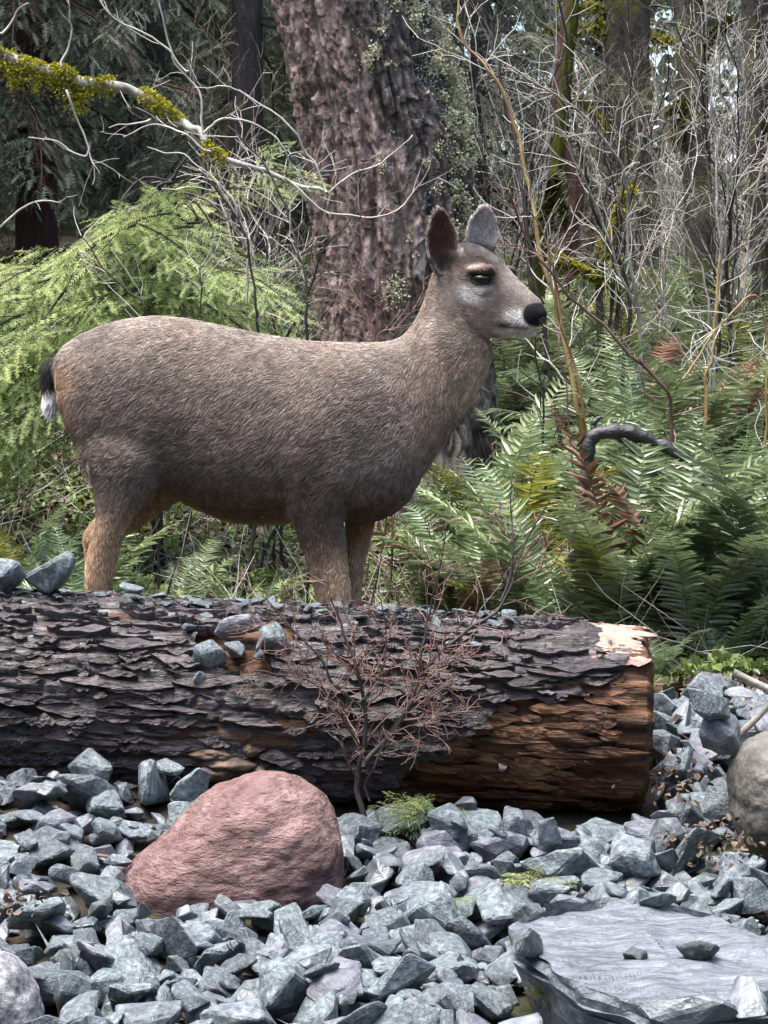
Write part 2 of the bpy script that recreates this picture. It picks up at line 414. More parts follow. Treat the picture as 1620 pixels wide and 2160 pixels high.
# single bark plates, lifted and overlapping
def plate_mesh(L, W, seed):
    rg = np.random.default_rng(seed)
    n, m = 11, 4
    def wig(k): w = rg.uniform(-1, 1, n); return k * (.25 * np.roll(w, 1) + .5 * w + .25 * np.roll(w, -1))
    x = np.linspace(-.5, .5, n)
    prof = np.clip(1 - np.abs(x * 2) ** 2.2, .04, 1)
    up = W * .5 * prof * (1 + wig(.8)); dn = W * .5 * prof * (1 + wig(1.0))
    skew = W * .35 * rg.uniform(-1, 1) * x * 2
    t = np.linspace(-1, 1, m)
    V = []
    for layer in (0, 1):
        for a in range(n):
            for b in range(m):
                yy = skew[a] + (up[a] * t[b] if t[b] > 0 else dn[a] * t[b])
                rad = LOG_R + (-.001 + .0065 * (1 - t[b]) * .5 + .003 * rg.uniform(-1, 1) if layer == 0 else -.022)
                an = yy / LOG_R
                V.append((x[a] * L, rad * math.sin(an), rad * math.cos(an)))
    V = np.array(V)
    q = (np.arange(n - 1)[:, None] * m + np.arange(m - 1)[None]).ravel()
    F = [np.stack([q, q + m, q + m + 1, q + 1], -1)]
    ring = [(a * m) for a in range(n)] + [(n - 1) * m + b for b in range(1, m)] + [a * m + m - 1 for a in range(n - 2, -1, -1)] + [b for b in range(m - 2, 0, -1)]
    ring = np.array(ring); nxt = np.roll(ring, -1)
    F.append(np.stack([ring, ring + n * m, nxt + n * m, nxt], -1))
    return mk("bark_plate", V, [np.concatenate(F)], M['bark'], False)
plate_vars = [plate_mesh(R.uniform(.06, .21), R.uniform(.012, .034), 100 + k) for k in range(40)]
ax_m = Matrix((tuple(log_ax), tuple(-log_fr), tuple(log_up))).transposed().to_4x4()   # local x along log, z up
made = 0
rp = random.Random(21)
while made < 300:
    s_ = rp.uniform(.05, 1.78); t_ = rp.uniform(-.5, 2.35)
    e = float(bark_edge(np.array([s_]))[0])
    if t_ > e - .05 or bool(notch(np.array(s_), np.array(t_))) or (s_ < .2 and t_ < .8): continue
    vm = rp.choice(plate_vars)
    m4 = Matrix.Translation(Vector(-s_ * log_ax)) @ ax_m @ Matrix.Rotation(t_, 4, 'X') @ Matrix.Rotation(rp.uniform(-.012, .012), 4, 'Y')
    sc = rp.uniform(.95, 1.03)
    m4 = m4 @ Matrix.Diagonal((rp.uniform(.7, 1.2), sc, sc, 1))
    logchild("bark_plate", vm, m4); made += 1
# the finer flakes between them
gv, gf, gn, made = [], [], 0, 0
while made < 520:
    s_ = rp.uniform(.05, 2.2); t_ = rp.uniform(-.7, 2.6)
    e = float(bark_edge(np.array([s_]))[0])
    if t_ > e - .04 or bool(notch(np.array(s_), np.array(t_))) or (s_ < .2 and t_ < .8): continue
    vm = rp.choice(plate_vars)
    m4 = np.array(Matrix.Translation(Vector(-s_ * log_ax)) @ ax_m @ Matrix.Rotation(t_, 4, 'X') @ Matrix.Diagonal((rp.uniform(.3, .6), rp.uniform(.99, 1.03), rp.uniform(.985, 1.015), 1)))
    co = np.empty(len(vm.vertices) * 3); vm.vertices.foreach_get("co", co); co = co.reshape(-1, 3)
    co[:, 1] *= .6
    li = np.empty(len(vm.loops), dtype=np.int32); vm.loops.foreach_get("vertex_index", li)
    gv.append(co @ m4[:3, :3].T + m4[:3, 3]); gf.append(li.reshape(-1, 4) + gn); gn += len(co); made += 1
tag(link("bark_flakes", mk("bark_flakes", np.concatenate(gv), np.concatenate(gf), M['bark']), log), kind="stuff")
# splintered wood pieces near the cut end
def splinter_mesh(L, W, seed, mat):
    rg = np.random.default_rng(seed)
    n = 7; x = np.linspace(-.5, .5, n)
    hw = W * .5 * (1 - np.abs(x * 2) ** 3) * rg.uniform(.6, 1.1, n) + .002
    V, k = [], 5
    for a in range(n):
        for b in range(k):
            an = b / k * 2 * math.pi + .4
            V.append((x[a] * L, hw[a] * math.cos(an), LOG_R - .014 + .35 * hw[a] * math.sin(an) + .003 * rg.uniform(-1, 1)))
    i = np.arange(n - 1)[:, None] * k + np.arange(k)[None]; j = np.arange(n - 1)[:, None] * k + (np.arange(k) + 1)[None] % k
    return mk("wood_splinter", np.array(V), np.stack([i, j, j + k, i + k], -1).reshape(-1, 4), mat, False)
sp_vars = [splinter_mesh(R.uniform(.04, .20), R.uniform(.008, .030), 300 + k, M['wood']) for k in range(12)]
pale_vars = [splinter_mesh(R.uniform(.05, .14), R.uniform(.02, .05), 340 + k, M['pale_wood']) for k in range(8)]
made = 0
while made < 130:
    s_ = rp.uniform(.0, .75) ** 1.2; t_ = rp.uniform(.9, 2.6)
    if t_ < float(bark_edge(np.array([s_]))[0]) + .02: continue
    m4 = Matrix.Translation(Vector(-(s_ + .10) * log_ax)) @ ax_m @ Matrix.Rotation(t_, 4, 'X') @ Matrix.Rotation(rp.uniform(-.03, .03), 4, 'Y')
    logchild("wood_splinter", rp.choice(sp_vars), m4); made += 1
for k in range(46):
    s_ = rp.uniform(.055, .15); t_ = rp.uniform(-.4, .75)
    m4 = Matrix.Translation(Vector(-(s_) * log_ax)) @ ax_m @ Matrix.Rotation(t_, 4, 'X') @ Matrix.Rotation(rp.uniform(-.02, .02), 4, 'Y')
    logchild("wood_splinter", rp.choice(pale_vars), m4)
# ---------------------------------------------------------------- stones
def hull_stone(seed, flat, elong):
    """angular broken stone: convex hull with bevelled edges; returns bevelled mesh arrays and hull planes"""
    rg = np.random.default_rng(seed)
    p = rg.normal(size=(rg.integers(11, 17), 3))
    p = unit(p) * rg.uniform(.78, 1.0, (len(p), 1))
    p *= np.array((1.0, elong, flat)) * .5
    for _ in range(2):      # clean cleavage faces
        n = unit(rg.normal(size=3) * np.array((1, 1, 1.4))); d = p @ n; lim = d.max() * rg.uniform(.55, .8)
        p = p - np.maximum(d - lim, 0)[:, None] * n
    bm = bmesh.new()
    for c in p: bm.verts.new(c)
    r = bmesh.ops.convex_hull(bm, input=bm.verts)
    bmesh.ops.delete(bm, geom=[v for v in bm.verts if not v.link_faces], context='VERTS')
    bmesh.ops.dissolve_limit(bm, angle_limit=math.radians(14), verts=bm.verts, edges=bm.edges)
    bm.normal_update()
    planes = np.array([(*f.normal, f.normal.dot(f.verts[0].co)) for f in bm.faces])
    bmesh.ops.bevel(bm, geom=list(bm.edges), offset=.022, segments=1, affect='EDGES', profile=.5)
    bmesh.ops.triangulate(bm, faces=bm.faces)
    bmesh.ops.subdivide_edges(bm, edges=[e for e in bm.edges if e.calc_length() > .16], cuts=1)
    bmesh.ops.triangulate(bm, faces=bm.faces)
    bmesh.ops.subdivide_edges(bm, edges=[e for e in bm.edges if e.calc_length() > .16], cuts=1)
    bmesh.ops.triangulate(bm, faces=bm.faces)
    co = np.array([v.co for v in bm.verts])
    co = co + unit(co) * (.022 * fbm3(co * 4.5 + seed, 3))[:, None] + .006 * vn3(co * 16 + seed)[:, None] * unit(co)
    for v, c in zip(bm.verts, co): v.co = c
    me = bpy.data.meshes.new("stone"); bm.to_mesh(me); bm.free()
    me.materials.append(M['stone'])
    return me, planes
STONES = [hull_stone(900 + k, R.uniform(.34, .68), R.uniform(.6, .95)) for k in range(36)]

BBOX = [np.ptp(np.array([v.co for v in m_.vertices]), axis=0) for m_, _ in STONES]
# height field over the gravel that stones are dropped on
HX0, HX1, HY0, HY1, HS = -1.5, 1.7, 2.9, 6.5, .012
hx = np.arange(HX0, HX1, HS); hy = np.arange(HY0, HY1, HS)
HXX, HYY = np.meshgrid(hx, hy)
H = ground(HXX, HYY)
# the log is an obstacle
def log_top(x, y):
    t = np.clip((x - LOG_A[0]) / (LOG_B[0] - LOG_A[0]), 0, 1)
    cy = LOG_A[1] + t * (LOG_B[1] - LOG_A[1]); cz = LOG_A[2] + t * (LOG_B[2] - LOG_A[2])
    d = LOG_R ** 2 - (y - cy) ** 2
    return np.where((d > 0) & (x < LOG_B[0] + .01), cz + np.sqrt(np.maximum(d, 0)), -9)
H = np.maximum(H, log_top(HXX, HYY))
def env(planes, rot, sc, x, y):
    """lower and upper surface of a convex stone over offsets x, y"""
    n = planes[:, :3] / sc[None]; l = np.linalg.norm(n, axis=1); n = (n / l[:, None]) @ rot.T; d = planes[:, 3] / l
    lo = np.full(x.shape, -9.0); hi = np.full(x.shape, 9.0); ok = np.ones(x.shape, bool)
    for (a, b, c), e in zip(n, d):
        if c > 1e-3: hi = np.minimum(hi, (e - a * x - b * y) / c)
        elif c < -1e-3: lo = np.maximum(lo, (e - a * x - b * y) / c)
        else: ok &= a * x + b * y < e
    return lo, hi, ok & (lo < hi)
def settle(planes, rot, sc, x, y, commit=False, sink=.006):
    r = float(max(sc)) * .55
    i0, i1 = int((x - r - HX0) / HS), int((x + r - HX0) / HS) + 1
    j0, j1 = int((y - r - HY0) / HS), int((y + r - HY0) / HS) + 1
    if i0 < 0 or j0 < 0 or i1 >= len(hx) or j1 >= len(hy): return None
    sx, sy = HXX[j0:j1, i0:i1] - x, HYY[j0:j1, i0:i1] - y
    lo, hi, ok = env(planes, rot, sc, sx, sy)
    if not ok.any(): return None
    gap = np.where(ok, H[j0:j1, i0:i1] - lo, -9)
    v = np.sort(gap[ok]); z = v[max(0, int(len(v) * .90) - 1)] - sink
    if commit:
        H[j0:j1, i0:i1] = np.where(ok, np.maximum(H[j0:j1, i0:i1], hi + z), H[j0:j1, i0:i1])
    return z
def rot_rand(rg, tilt):
    return np.array((Matrix.Rotation(rg.uniform(0, 6.283), 3, 'Z') @ Matrix.Rotation(rg.gauss(0, tilt), 3, 'X') @ Matrix.Rotation(rg.gauss(0, tilt), 3, 'Y')))
def stone_obj(name, var, rot, sc, pos, mat=None):
    o = link(name, STONES[var][0])
    o.matrix_world = Matrix.Translation(Vector(pos)) @ Matrix(rot.tolist()).to_4x4() @ Matrix.Diagonal((*[float(c) for c in sc], 1))
    if mat:
        o.material_slots[0].link = 'OBJECT'; o.material_slots[0].material = mat
    return o

# ---- rocks with outlines of their own
def inflate(name, outline, Y, depth, mat, bumpy=.02, nth=110, pw=.62, freq=6, stretchz=1):
    """closed rock whose side outline is traced, with its own depth"""
    pts = np.array([P(u, v, Y) for u, v in outline]); c = pts.mean(0)
    d = pts - c
    an = np.arctan2(d[:, 2], d[:, 0]); rad = np.hypot(d[:, 0], d[:, 2])
    o = np.argsort(an); an, rad = an[o], rad[o]
    ph = np.linspace(-math.pi, math.pi, 180, endpoint=False)
    rr = np.interp(ph, np.concatenate([an - 2 * math.pi, an, an + 2 * math.pi]), np.tile(rad, 3))
    k = np.array((1, 2, 3, 2, 1.)) / 9
    for _ in range(9):
        rr = sum(k[i] * np.roll(rr, i - 2) for i in range(5))
    rr *= 1.015
    la = np.linspace(-math.pi / 2, math.pi / 2, nth)
    L_, P_ = np.meshgrid(la, ph, indexing='ij')
    cr = np.cos(L_) ** pw
    V = np.stack([cr * rr[None] * np.cos(P_), np.sin(L_) * depth, cr * rr[None] * np.sin(P_)], -1)
    nrm = unit(V / np.array((1, depth / rr.mean(), 1)))
    V = V + nrm * (bumpy * fbm3((V + c) * np.array((freq, freq, freq * stretchz)), 5) + bumpy * .18 * fbm3((V + c) * 55, 2))[..., None]
    n = 180; V = V.reshape(-1, 3)
    i = np.arange(nth - 1)[:, None] * n + np.arange(n)[None]; j = np.arange(nth - 1)[:, None] * n + (np.arange(n) + 1)[None] % n
    me = mk(name, V, np.stack([i, i + n, j + n, j], -1).reshape(-1, 4), mat, True)
    ob = link(name, me, None, tuple(c))
    # raise the height field where the rock stands
    W = V + c
    gi = np.clip(((W[:, 0] - HX0) / HS).astype(int), 0, len(hx) - 1); gj = np.clip(((W[:, 1] - HY0) / HS).astype(int), 0, len(hy) - 1)
    inside = (W[:, 0] > HX0) & (W[:, 0] < HX1)
    for a in (0, 1):
        for b in (0, 1):
            np.maximum.at(H, (np.clip(gj + a, 0, len(hy) - 1)[inside], np.clip(gi + b, 0, len(hx) - 1)[inside]), W[inside, 2])
    return ob
tag(inflate("red_boulder", [(232, 1960), (246, 1900), (300, 1805), (350, 1760), (400, 1718), (450, 1675), (500, 1652), (560, 1643), (615, 1655), (660, 1682), (700, 1730), (722, 1790), (720, 1860), (700, 1920), (660, 1985), (560, 2020), (440, 2020), (320, 2000)], 4.55, .19, M['red_rock'], .014, stretchz=1.8),
    "large rounded red boulder resting in the gravel in front of the log", "boulder")
tag(inflate("granite_boulder", [(-60, 2100), (-40, 2040), (-10, 2012), (30, 2030), (62, 2070), (84, 2120), (88, 2180), (60, 2240), (-20, 2250)], 3.72, .09, M['granite'], .008),
    "dark speckled grey boulder in the gravel beside the blue-grey stones", "boulder")
tag(inflate("brown_boulder", [(1556, 1690), (1558, 1620), (1575, 1575), (1610, 1555), (1670, 1560), (1710, 1620), (1720, 1720), (1690, 1800), (1620, 1815), (1575, 1780)], 4.75, .15, M['brown_rock'], .012),
    "rounded brown-grey boulder beside the gravel at the log's cut end", "boulder")
# the flat slab
def slab():
    out = [(1075, 1958), (1110, 1934), (1200, 1910), (1290, 1896), (1400, 1903), (1500, 1930), (1590, 1968), (1680, 1985), (1760, 2030), (1700, 2090), (1560, 2120), (1440, 2135), (1370, 2130), (1250, 2088), (1170, 2052), (1112, 2010), (1084, 1980)]
    z0, k = .075, .10   # plane z = z0 + k (y - 3.8)
    pts = []
    for u, v in out:
        lo, hi = 2.5, 7.0
        for _ in range(40):
            m = (lo + hi) / 2; p = P(u, v, m)
            if p[2] > z0 + k * (m - 3.8): lo = m
            else: hi = m
        pts.append(P(u, v, lo))
    pts = np.array(pts); n = 220
    per = spline(np.vstack([pts, pts[:1]]), n + 1)[:-1]
    per += .008 * np.stack([vn3(per * 22), vn3(per * 22 + 9), np.zeros(n)], -1)
    c = per.mean(0)
    rings = []
    for f, dz in ((.84, -.14), (.92, -.085), (.985, -.05), (.97, -.047), (1.0, -.03), (.99, -.027), (1.0, -.016), (.99, -.006), (.975, .0)):
        q = c + (per - c) * np.array((f, f, 1)); q += (.010 * vn3(q * np.array((14, 14, 1)) + dz * 300))[:, None] * unit(per - c); q[:, 2] += dz + .005 * vn3(q * 17 + dz * 90); rings.append(q)
    for f in np.linspace(.97, .03, 46):
        q = c + (per - c) * f
        q[:, 2] += .013 * fbm3(q * np.array((6, 12, 5)), 5) + .006 * np.round(2 * vn3(q * np.array((3, 6, 3)) + 4)) / 2 
        rings.append(q)
    V = np.concatenate(rings + [c[None]]); m = len(rings)
    i = np.arange(m - 1)[:, None] * n + np.arange(n)[None]; j = np.arange(m - 1)[:, None] * n + (np.arange(n) + 1)[None] % n
    F = np.stack([i, j, j + n, i + n], -1).reshape(-1, 4)
    t = np.stack([(m - 1) * n + np.arange(n), (m - 1) * n + (np.arange(n) + 1) % n, np.full(n, m * n)], -1)
    o = link("flat_slab", mk("flat_slab", V - c, [F, t], M['slab_rock'], False), None, tuple(c))
    tag(o, "broad flat pale slate slab lying in the gravel with two dark chips on it", "slab")
    zz = z0 + k * (HYY - 3.8)
    # polygon test for the height field
    ins = np.zeros(HXX.shape, bool); px, py = per[:, 0], per[:, 1]
    for a in range(n):
        b = (a + 1) % n
        cond = (py[a] > HYY) != (py[b] > HYY)
        xx = (px[b] - px[a]) * (HYY - py[a]) / (py[b] - py[a] + 1e-12) + px[a]
        ins ^= cond & (HXX < xx)
    H[ins] = np.maximum(H[ins], zz[ins])
    return ins
SLAB_IN = slab()
BOULDER_NO = (H > ground(HXX, HYY) + .14) & (HYY < 5.0)      # tops of the boulders stay clear

def at_pixel(u, v, y0=3.0, y1=6.4):
    """first point of the height field on the ray through a pixel"""
    for y in np.arange(y0, y1, .01):
        p = P(u, v, y)
        i, j = int((p[0] - HX0) / HS), int((p[1] - HY0) / HS)
        if 0 <= i < len(hx) and 0 <= j < len(hy) and p[2] <= H[j, i]: return p
    return P(u, v, y1)
def put_stone(u, v, wpx, label, mat=None, rz=0., tx=0., ty=0., var=0, asp=(1, .8, .7), y=None, group=None, name="stone", lift=0, yy=None):
    """a stone singled out by its look: pixel of its centre, width in pixels"""
    if y is not None: p = P(u, v, y)
    elif yy is not None: p = P(u, v, yy)
    elif u > 1385 and v < 1800: p = at_pixel(u, v + wpx * .25)
    else: p = P(u, v, min(1.10 * FPX / (v + .3 * wpx - 750), 4.95))
    w = wpx / FPX * p[1]
    sc = np.array(asp) * w * .97 / BBOX[var]
    rot = np.array(Matrix.Rotation(ty, 3, 'Y') @ Matrix.Rotation(tx, 3, 'X') @ Matrix.Rotation(rz, 3, 'Z'))
    z = settle(STONES[var][1], rot, sc, p[0], p[1], True) if y is None else p[2]
    if z is None: z = p[2]
    o = stone_obj(name, var, rot, sc, (p[0], p[1], z + lift), mat)
    tag(o, label, "stone", group)
    return o
# ---- stones that stand out
_ps = put_stone
H_BEFORE = H.copy()
def put_stone(u, v, w, *a, **k): return _ps(u, v, w * 1.15, *a, **k)
Bl = M['stone']
put_stone(198, 1662, 165, "large pale pitted stone leaning upright against the dark log", rz=.3, ty=.72, var=3, asp=(1, .6, .55), y=4.90)
put_stone(310, 1690, 110, "blue-grey block with a pointed top beside the large leaning stone", rz=.8, ty=.1, var=5, asp=(1, .8, .9))
put_stone(355, 1655, 60, "small greenish stone behind the blue-grey block at the log's foot", rz=.2, var=9)
put_stone(60, 1690, 95, "thin flat stone tilted under the dark left stretch of log", ty=-.25, rz=.1, var=7, asp=(1, .7, .3))
put_stone(110, 1760, 95, "dark rounded stone below the large leaning stone", M['stone_violet'], rz=1, var=12)
put_stone(225, 1735, 90, "blue-grey stone wedged under the large leaning stone", rz=2, var=14, ty=.4)
put_stone(590, 1645, 70, "pale violet stone peeking out behind the red boulder", M['stone_violet'], rz=.4, var=2, asp=(1, .8, .5), yy=4.9)
put_stone(690, 1700, 80, "pale stone between the red boulder and the bare bush", rz=1.3, var=6, yy=4.85)
put_stone(750, 1790, 80, "upright flat stone beside the bare bush stem", rz=.5, ty=1.1, var=8, asp=(1.2, .7, .35))
put_stone(1055, 1745, 110, "smooth violet-grey stone leaning under the log's dark belly", M['stone_violet'], rz=.5, ty=-.2, var=4, asp=(1, .8, .75))
put_stone(1035, 1705, 85, "dark wedge stone against the log above the violet-grey stone", M['stone_violet'], rz=.2, ty=.15, var=11, asp=(1, .5, .5))
put_stone(1175, 1765, 105, "elongated smooth violet stone tilted up towards the log", M['stone_violet'], ty=-.45, rz=.1, var=16, asp=(1, .6, .45))
put_stone(1290, 1835, 110, "bright blue-grey stone standing behind the flat slab", rz=.6, ty=-.5, var=18, asp=(1, .7, .7))
put_stone(1400, 1870, 125, "long flat-topped stone lying against the slab's back edge", rz=.15, var=20, asp=(1, .7, .45))
put_stone(985, 1780, 60, "small round brownish stone below the conifer seedling", M['stone_violet'], rz=.6, var=22, asp=(1, .9, .85))
put_stone(885, 1835, 140, "bulky blue-grey stone with a shadowed overhang beside the bush", rz=.3, ty=-.3, var=24, asp=(1, .8, .65))
put_stone(870, 1905, 100, "dark cubic stone under the bulky blue-grey stone", rz=1.2, var=26, asp=(1, .9, .75))
put_stone(1030, 1830, 105, "dark blocky stone beside the green seedling", M['stone_violet'], rz=.9, var=28, asp=(1, .8, .8))
put_stone(965, 1940, 130, "wide flat pale stone beside the slab's left corner", M['stone_violet'], rz=.2, ty=.1, var=30, asp=(1, .8, .4))
put_stone(1520, 1640, 85, "square grey block beside the brown-grey boulder", M['stone_violet'], rz=.15, var=1, asp=(1, .9, 1.1))
put_stone(1430, 1610, 75, "pinkish bark-stained stone at the log's cut end", M['stone_tan'], rz=.4, var=10, asp=(1, .8, .7))
put_stone(1440, 1560, 80, "greenish rounded stone at the foot of the ferns", rz=.8, var=13, asp=(1, .85, .75))
put_stone(1440, 1420, 90, "pale wedge stone on the bank under the ferns", rz=.2, ty=-.4, var=15, asp=(1, .7, .5))
put_stone(1500, 1445, 110, "wide pale stone on top of the bank at the log's end", rz=.5, ty=.2, var=17, asp=(1.1, .8, .5))
put_stone(1500, 1760, 110, "pale smooth egg-shaped stone at the foot of the brown-grey boulder", rz=.3, ty=.25, var=19, asp=(1, .7, .55))
put_stone(455, 2060, 100, "tan stone with a white top among blue-grey stones", M['stone_tan'], rz=.4, var=21, asp=(1, .8, .55))
put_stone(485, 1925, 95, "tall pointed stone standing against the red boulder", rz=.7, ty=-1.2, var=23, asp=(1, .6, .55), yy=4.22)
put_stone(370, 1950, 110, "triangular pale stone leaning on the red boulder's foot", rz=.2, ty=-.4, var=25, asp=(1, .6, .55), yy=4.22)
put_stone(130, 1975, 140, "large rounded blue-grey stone beside the granite boulder", rz=.3, var=27, asp=(1, .8, .6))
put_stone(315, 2035, 130, "five-sided pale stone among the gravel before the red boulder", rz=1.0, ty=.2, var=29, asp=(1, .9, .7))
put_stone(505, 2030, 155, "long flat-topped stone in the gravel before the red boulder", rz=.1, var=31, asp=(1, .6, .4))
put_stone(88, 1865, 100, "white-topped angular stone beside the broken red stem", rz=.6, var=33, asp=(1, .8, .6))

# ---- the loose gravel: stones dropped on one another
put_stone(1105, 2045, 105, "pale stone propped against the slab's left corner", rz=.6, ty=.3, var=5, asp=(1, .7, .6), yy=3.72)
put_stone(1180, 2100, 100, "pale stone under the slab's front edge beside the tiny sprig", rz=.1, ty=-.3, var=9, asp=(1, .7, .6), yy=3.58)
put_stone(1330, 2140, 95, "rounded stone at the slab's undercut front", rz=1.1, var=13, asp=(1, .8, .7), yy=3.47)
put_stone(1460, 2120, 85, "dark pointed stone before the slab's right side", M['stone_dark'], rz=.3, ty=-.6, var=19, asp=(1, .6, .5), yy=3.45)
IDM = np.full(H.shape, -1)
SINGLED = H > H_BEFORE + .02
drops = []
rg = random.Random(5)
def try_drop(size, n_try, region):
    var = rg.randrange(len(STONES)); rot = rot_rand(rg, .45)
    sc = np.array((1, rg.uniform(.85, 1.1), rg.uniform(.8, 1.1))) * size
    best = None
    for _ in range(n_try):
        x, y = region()
        i, j = int((x - HX0) / HS), int((y - HY0) / HS)
        if BOULDER_NO[j, i] or SLAB_IN[j, i] or (SINGLED[j, i] and size > .045): continue
        if y > 5.06 and x < .70: continue
        z = settle(STONES[var][1], rot, sc, x, y)
        if z is None: continue
        lift = z - float(ground(x, y))
        if best is None or lift < best[0]: best = (lift, x, y, z)
    if best is None or best[0] > .20: return
    _, x, y, z = best
    before = H.copy()[max(0, int((y - .2 - HY0) / HS)):int((y + .2 - HY0) / HS), max(0, int((x - .2 - HX0) / HS)):int((x + .2 - HX0) / HS)]
    settle(STONES[var][1], rot, sc, x, y, True)
    sl = (slice(max(0, int((y - .2 - HY0) / HS)), int((y + .2 - HY0) / HS)), slice(max(0, int((x - .2 - HX0) / HS)), int((x + .2 - HX0) / HS)))
    IDM[sl] = np.where(H[sl] > before + 1e-6, len(drops), IDM[sl])
    drops.append((var, rot, sc, (x, y, z)))
def reg_front():
    y = rg.uniform(3.35, 5.08); return rg.uniform(-y * .18 - .16, y * .18 + .16), y
def reg_bank():
    y = rg.uniform(4.7, 5.85); return rg.uniform(.705, 1.40), y
for k in range(520):
    try_drop(rg.choice((.08, .10, .115, .13, .15, .17, .20)) * rg.uniform(.9, 1.1), 5, reg_front)
for k in range(260):
    try_drop(rg.choice((.08, .10, .13, .15, .18)) * rg.uniform(.9, 1.1), 7, reg_bank)
for k in range(260):
    try_drop(rg.uniform(.028, .065), 4, reg_front)
for k in range(60):
    try_drop(rg.uniform(.028, .065), 4, reg_bank)
SVERT = [np.array([v.co for v in s[0].vertices]) for s in STONES]
LANDMARKS = [("beside the red boulder", -.33, 4.5, 1), ("before the red boulder", -.3, 4.05, 1), ("before the flat slab", .35, 3.6, 1), ("beside the flat slab's left edge", .2, 4.0, 1), ("behind the flat slab", .5, 4.5, 1), ("by the granite boulder", -.65, 3.75, 1),
             ("at the bare bush's foot", 0., 4.75, 1), ("at the log's foot under its rotting wood", .4, 5.0, 1), ("at the log's foot near the leaning pale stone", -.75, 4.9, 1), ("beside the broken red stem", -.65, 4.4, 1), ("by the brown-grey boulder", .85, 4.7, 1), ("on the bank at the log's cut end", .9, 5.4, 1), ("high on the bank under the ferns", 1.0, 5.95, 1), ("near the tan stone", -.3, 3.65, 1)]
G0 = ground(HXX, HYY)
inv = (np.abs(HXX) < HYY * .18 + .06) & (HYY > 3.42) & ((HYY < 5.0) | ((HXX > .72) & (HYY < 5.8)))
for k in range(260):      # cover what is still bare
    bj, bi = np.nonzero(inv & (H < G0 + .03) & ~SLAB_IN)
    if not len(bj): break
    w_ = rg.randrange(len(bj)); bx_, by_ = float(hx[bi[w_]]), float(hy[bj[w_]])
    try_drop(rg.uniform(.06, .11), 3, lambda: (bx_ + rg.uniform(-.02, .02), by_ + rg.uniform(-.02, .02)))
cnt = np.bincount(IDM[IDM >= 0], minlength=len(drops)).astype(float)
yy = np.array([d[3][1] for d in drops]); inframe = np.array([abs(d[3][0]) < d[3][1] * .18 + .03 and d[3][1] > 3.5 for d in drops])
score = cnt / yy ** 3 * inframe
order = np.argsort(-score)
keep_ids = set(order[:262].tolist())
gv, gf, gn = [], [], 0
for k, (var, rot, sc, pos) in enumerate(drops):
    if k in keep_ids:
        mt = None
        r_ = rg.random()
        if r_ < .12: mt = M['stone_violet']
        o = stone_obj("stone", var, rot, sc, pos, mt)
        hue = "violet-grey" if mt else "blue-grey"
        size = "small" if sc[0] < .10 else "middling" if sc[0] < .145 else "large"
        hgt = np.ptp(SVERT[var] @ (rot * sc[None]).T, axis=0)
        shape = "flat" if hgt[2] < .52 * max(hgt[0], hgt[1]) else "upright" if hgt[2] > 1.0 * min(hgt[0], hgt[1]) else "blocky"
        lm = min(LANDMARKS, key=lambda q: math.hypot(pos[0] - q[1], (pos[1] - q[2]) * q[3]))[0]
        tag(o, f"{size} {shape} {hue} stone in the gravel {lm}", "stone", "angular stones of the gravel bed")
    else:
        me = STONES[var][0]
        co = np.empty(len(me.vertices) * 3); me.vertices.foreach_get("co", co); co = co.reshape(-1, 3)
        tr = np.empty(len(me.loops), dtype=np.int32); me.loops.foreach_get("vertex_index", tr)
        gv.append((co * sc) @ rot.T + np.array(pos)); gf.append(tr.reshape(-1, 3) + gn); gn += len(co)
o = link("gravel", mk("gravel", np.concatenate(gv), np.concatenate(gf), M['stone'], False))
tag(o, "small blue-grey stones and chips filling the gravel bed", "gravel", kind="stuff")

# ---- chips on the slab, stones and chips on the log
put_stone(1340, 2043, 55, "small square dark chip lying on the flat slab", M['stone_dark'], rz=.5, var=2, asp=(1, .8, .75), lift=.004, yy=3.70)
put_stone(1472, 2043, 82, "larger wedge-shaped dark chip lying on the flat slab", M['stone_dark'], rz=.2, ty=-.15, var=4, asp=(1, .6, .62), lift=.004, yy=3.70)
put_stone(108, 1214, 95, "pale blue stone perched on top of the log near the deer's hind leg", rz=.3, var=6, asp=(1, .8, .85), y=5.25)
put_stone(10, 1212, 75, "pale stone on top of the log beside the yellow-green fern", rz=.8, var=8, asp=(1, .8, .9), y=5.25)
put_stone(275, 1238, 55, "flat grey stone on the log's top between the deer's legs", rz=.8, var=9, asp=(1, .7, .6), y=5.20)
put_stone(440, 1385, 66, "rounded pale stone lodged in the log's broken bark", rz=.3, var=12, asp=(1, .8, 1), y=5.065)
put_stone(425, 1445, 52, "narrow upright stone in the lower end of the bark hollow", rz=.3, ty=1.2, var=14, asp=(1.3, .6, .7), y=5.045)
put_stone(500, 1325, 95, "long dark flat stone wedged in the upper bark hollow", M['stone_violet'], rz=.1, ty=-.3, var=16, asp=(1, .6, .45), y=5.11)
put_stone(585, 1350, 74, "pale square stone beside the bark hollow behind the twigs", rz=.3, var=18, asp=(1, .7, .9), y=5.08)
put_stone(492, 1372, 48, "small pale stone between two larger stones in the bark hollow", rz=.9, var=20, y=5.065)
put_stone(545, 1380, 26, "tiny pale chip at the right side of the bark hollow", rz=.9, var=22, y=5.055, asp=(1, .8, .8))
put_stone(1060, 1617, 24, "tiny round white stone stuck on the log's rotting wood", rz=.9, var=24, y=5.03, mat=M['stone_tan'])
rc = random.Random(8)
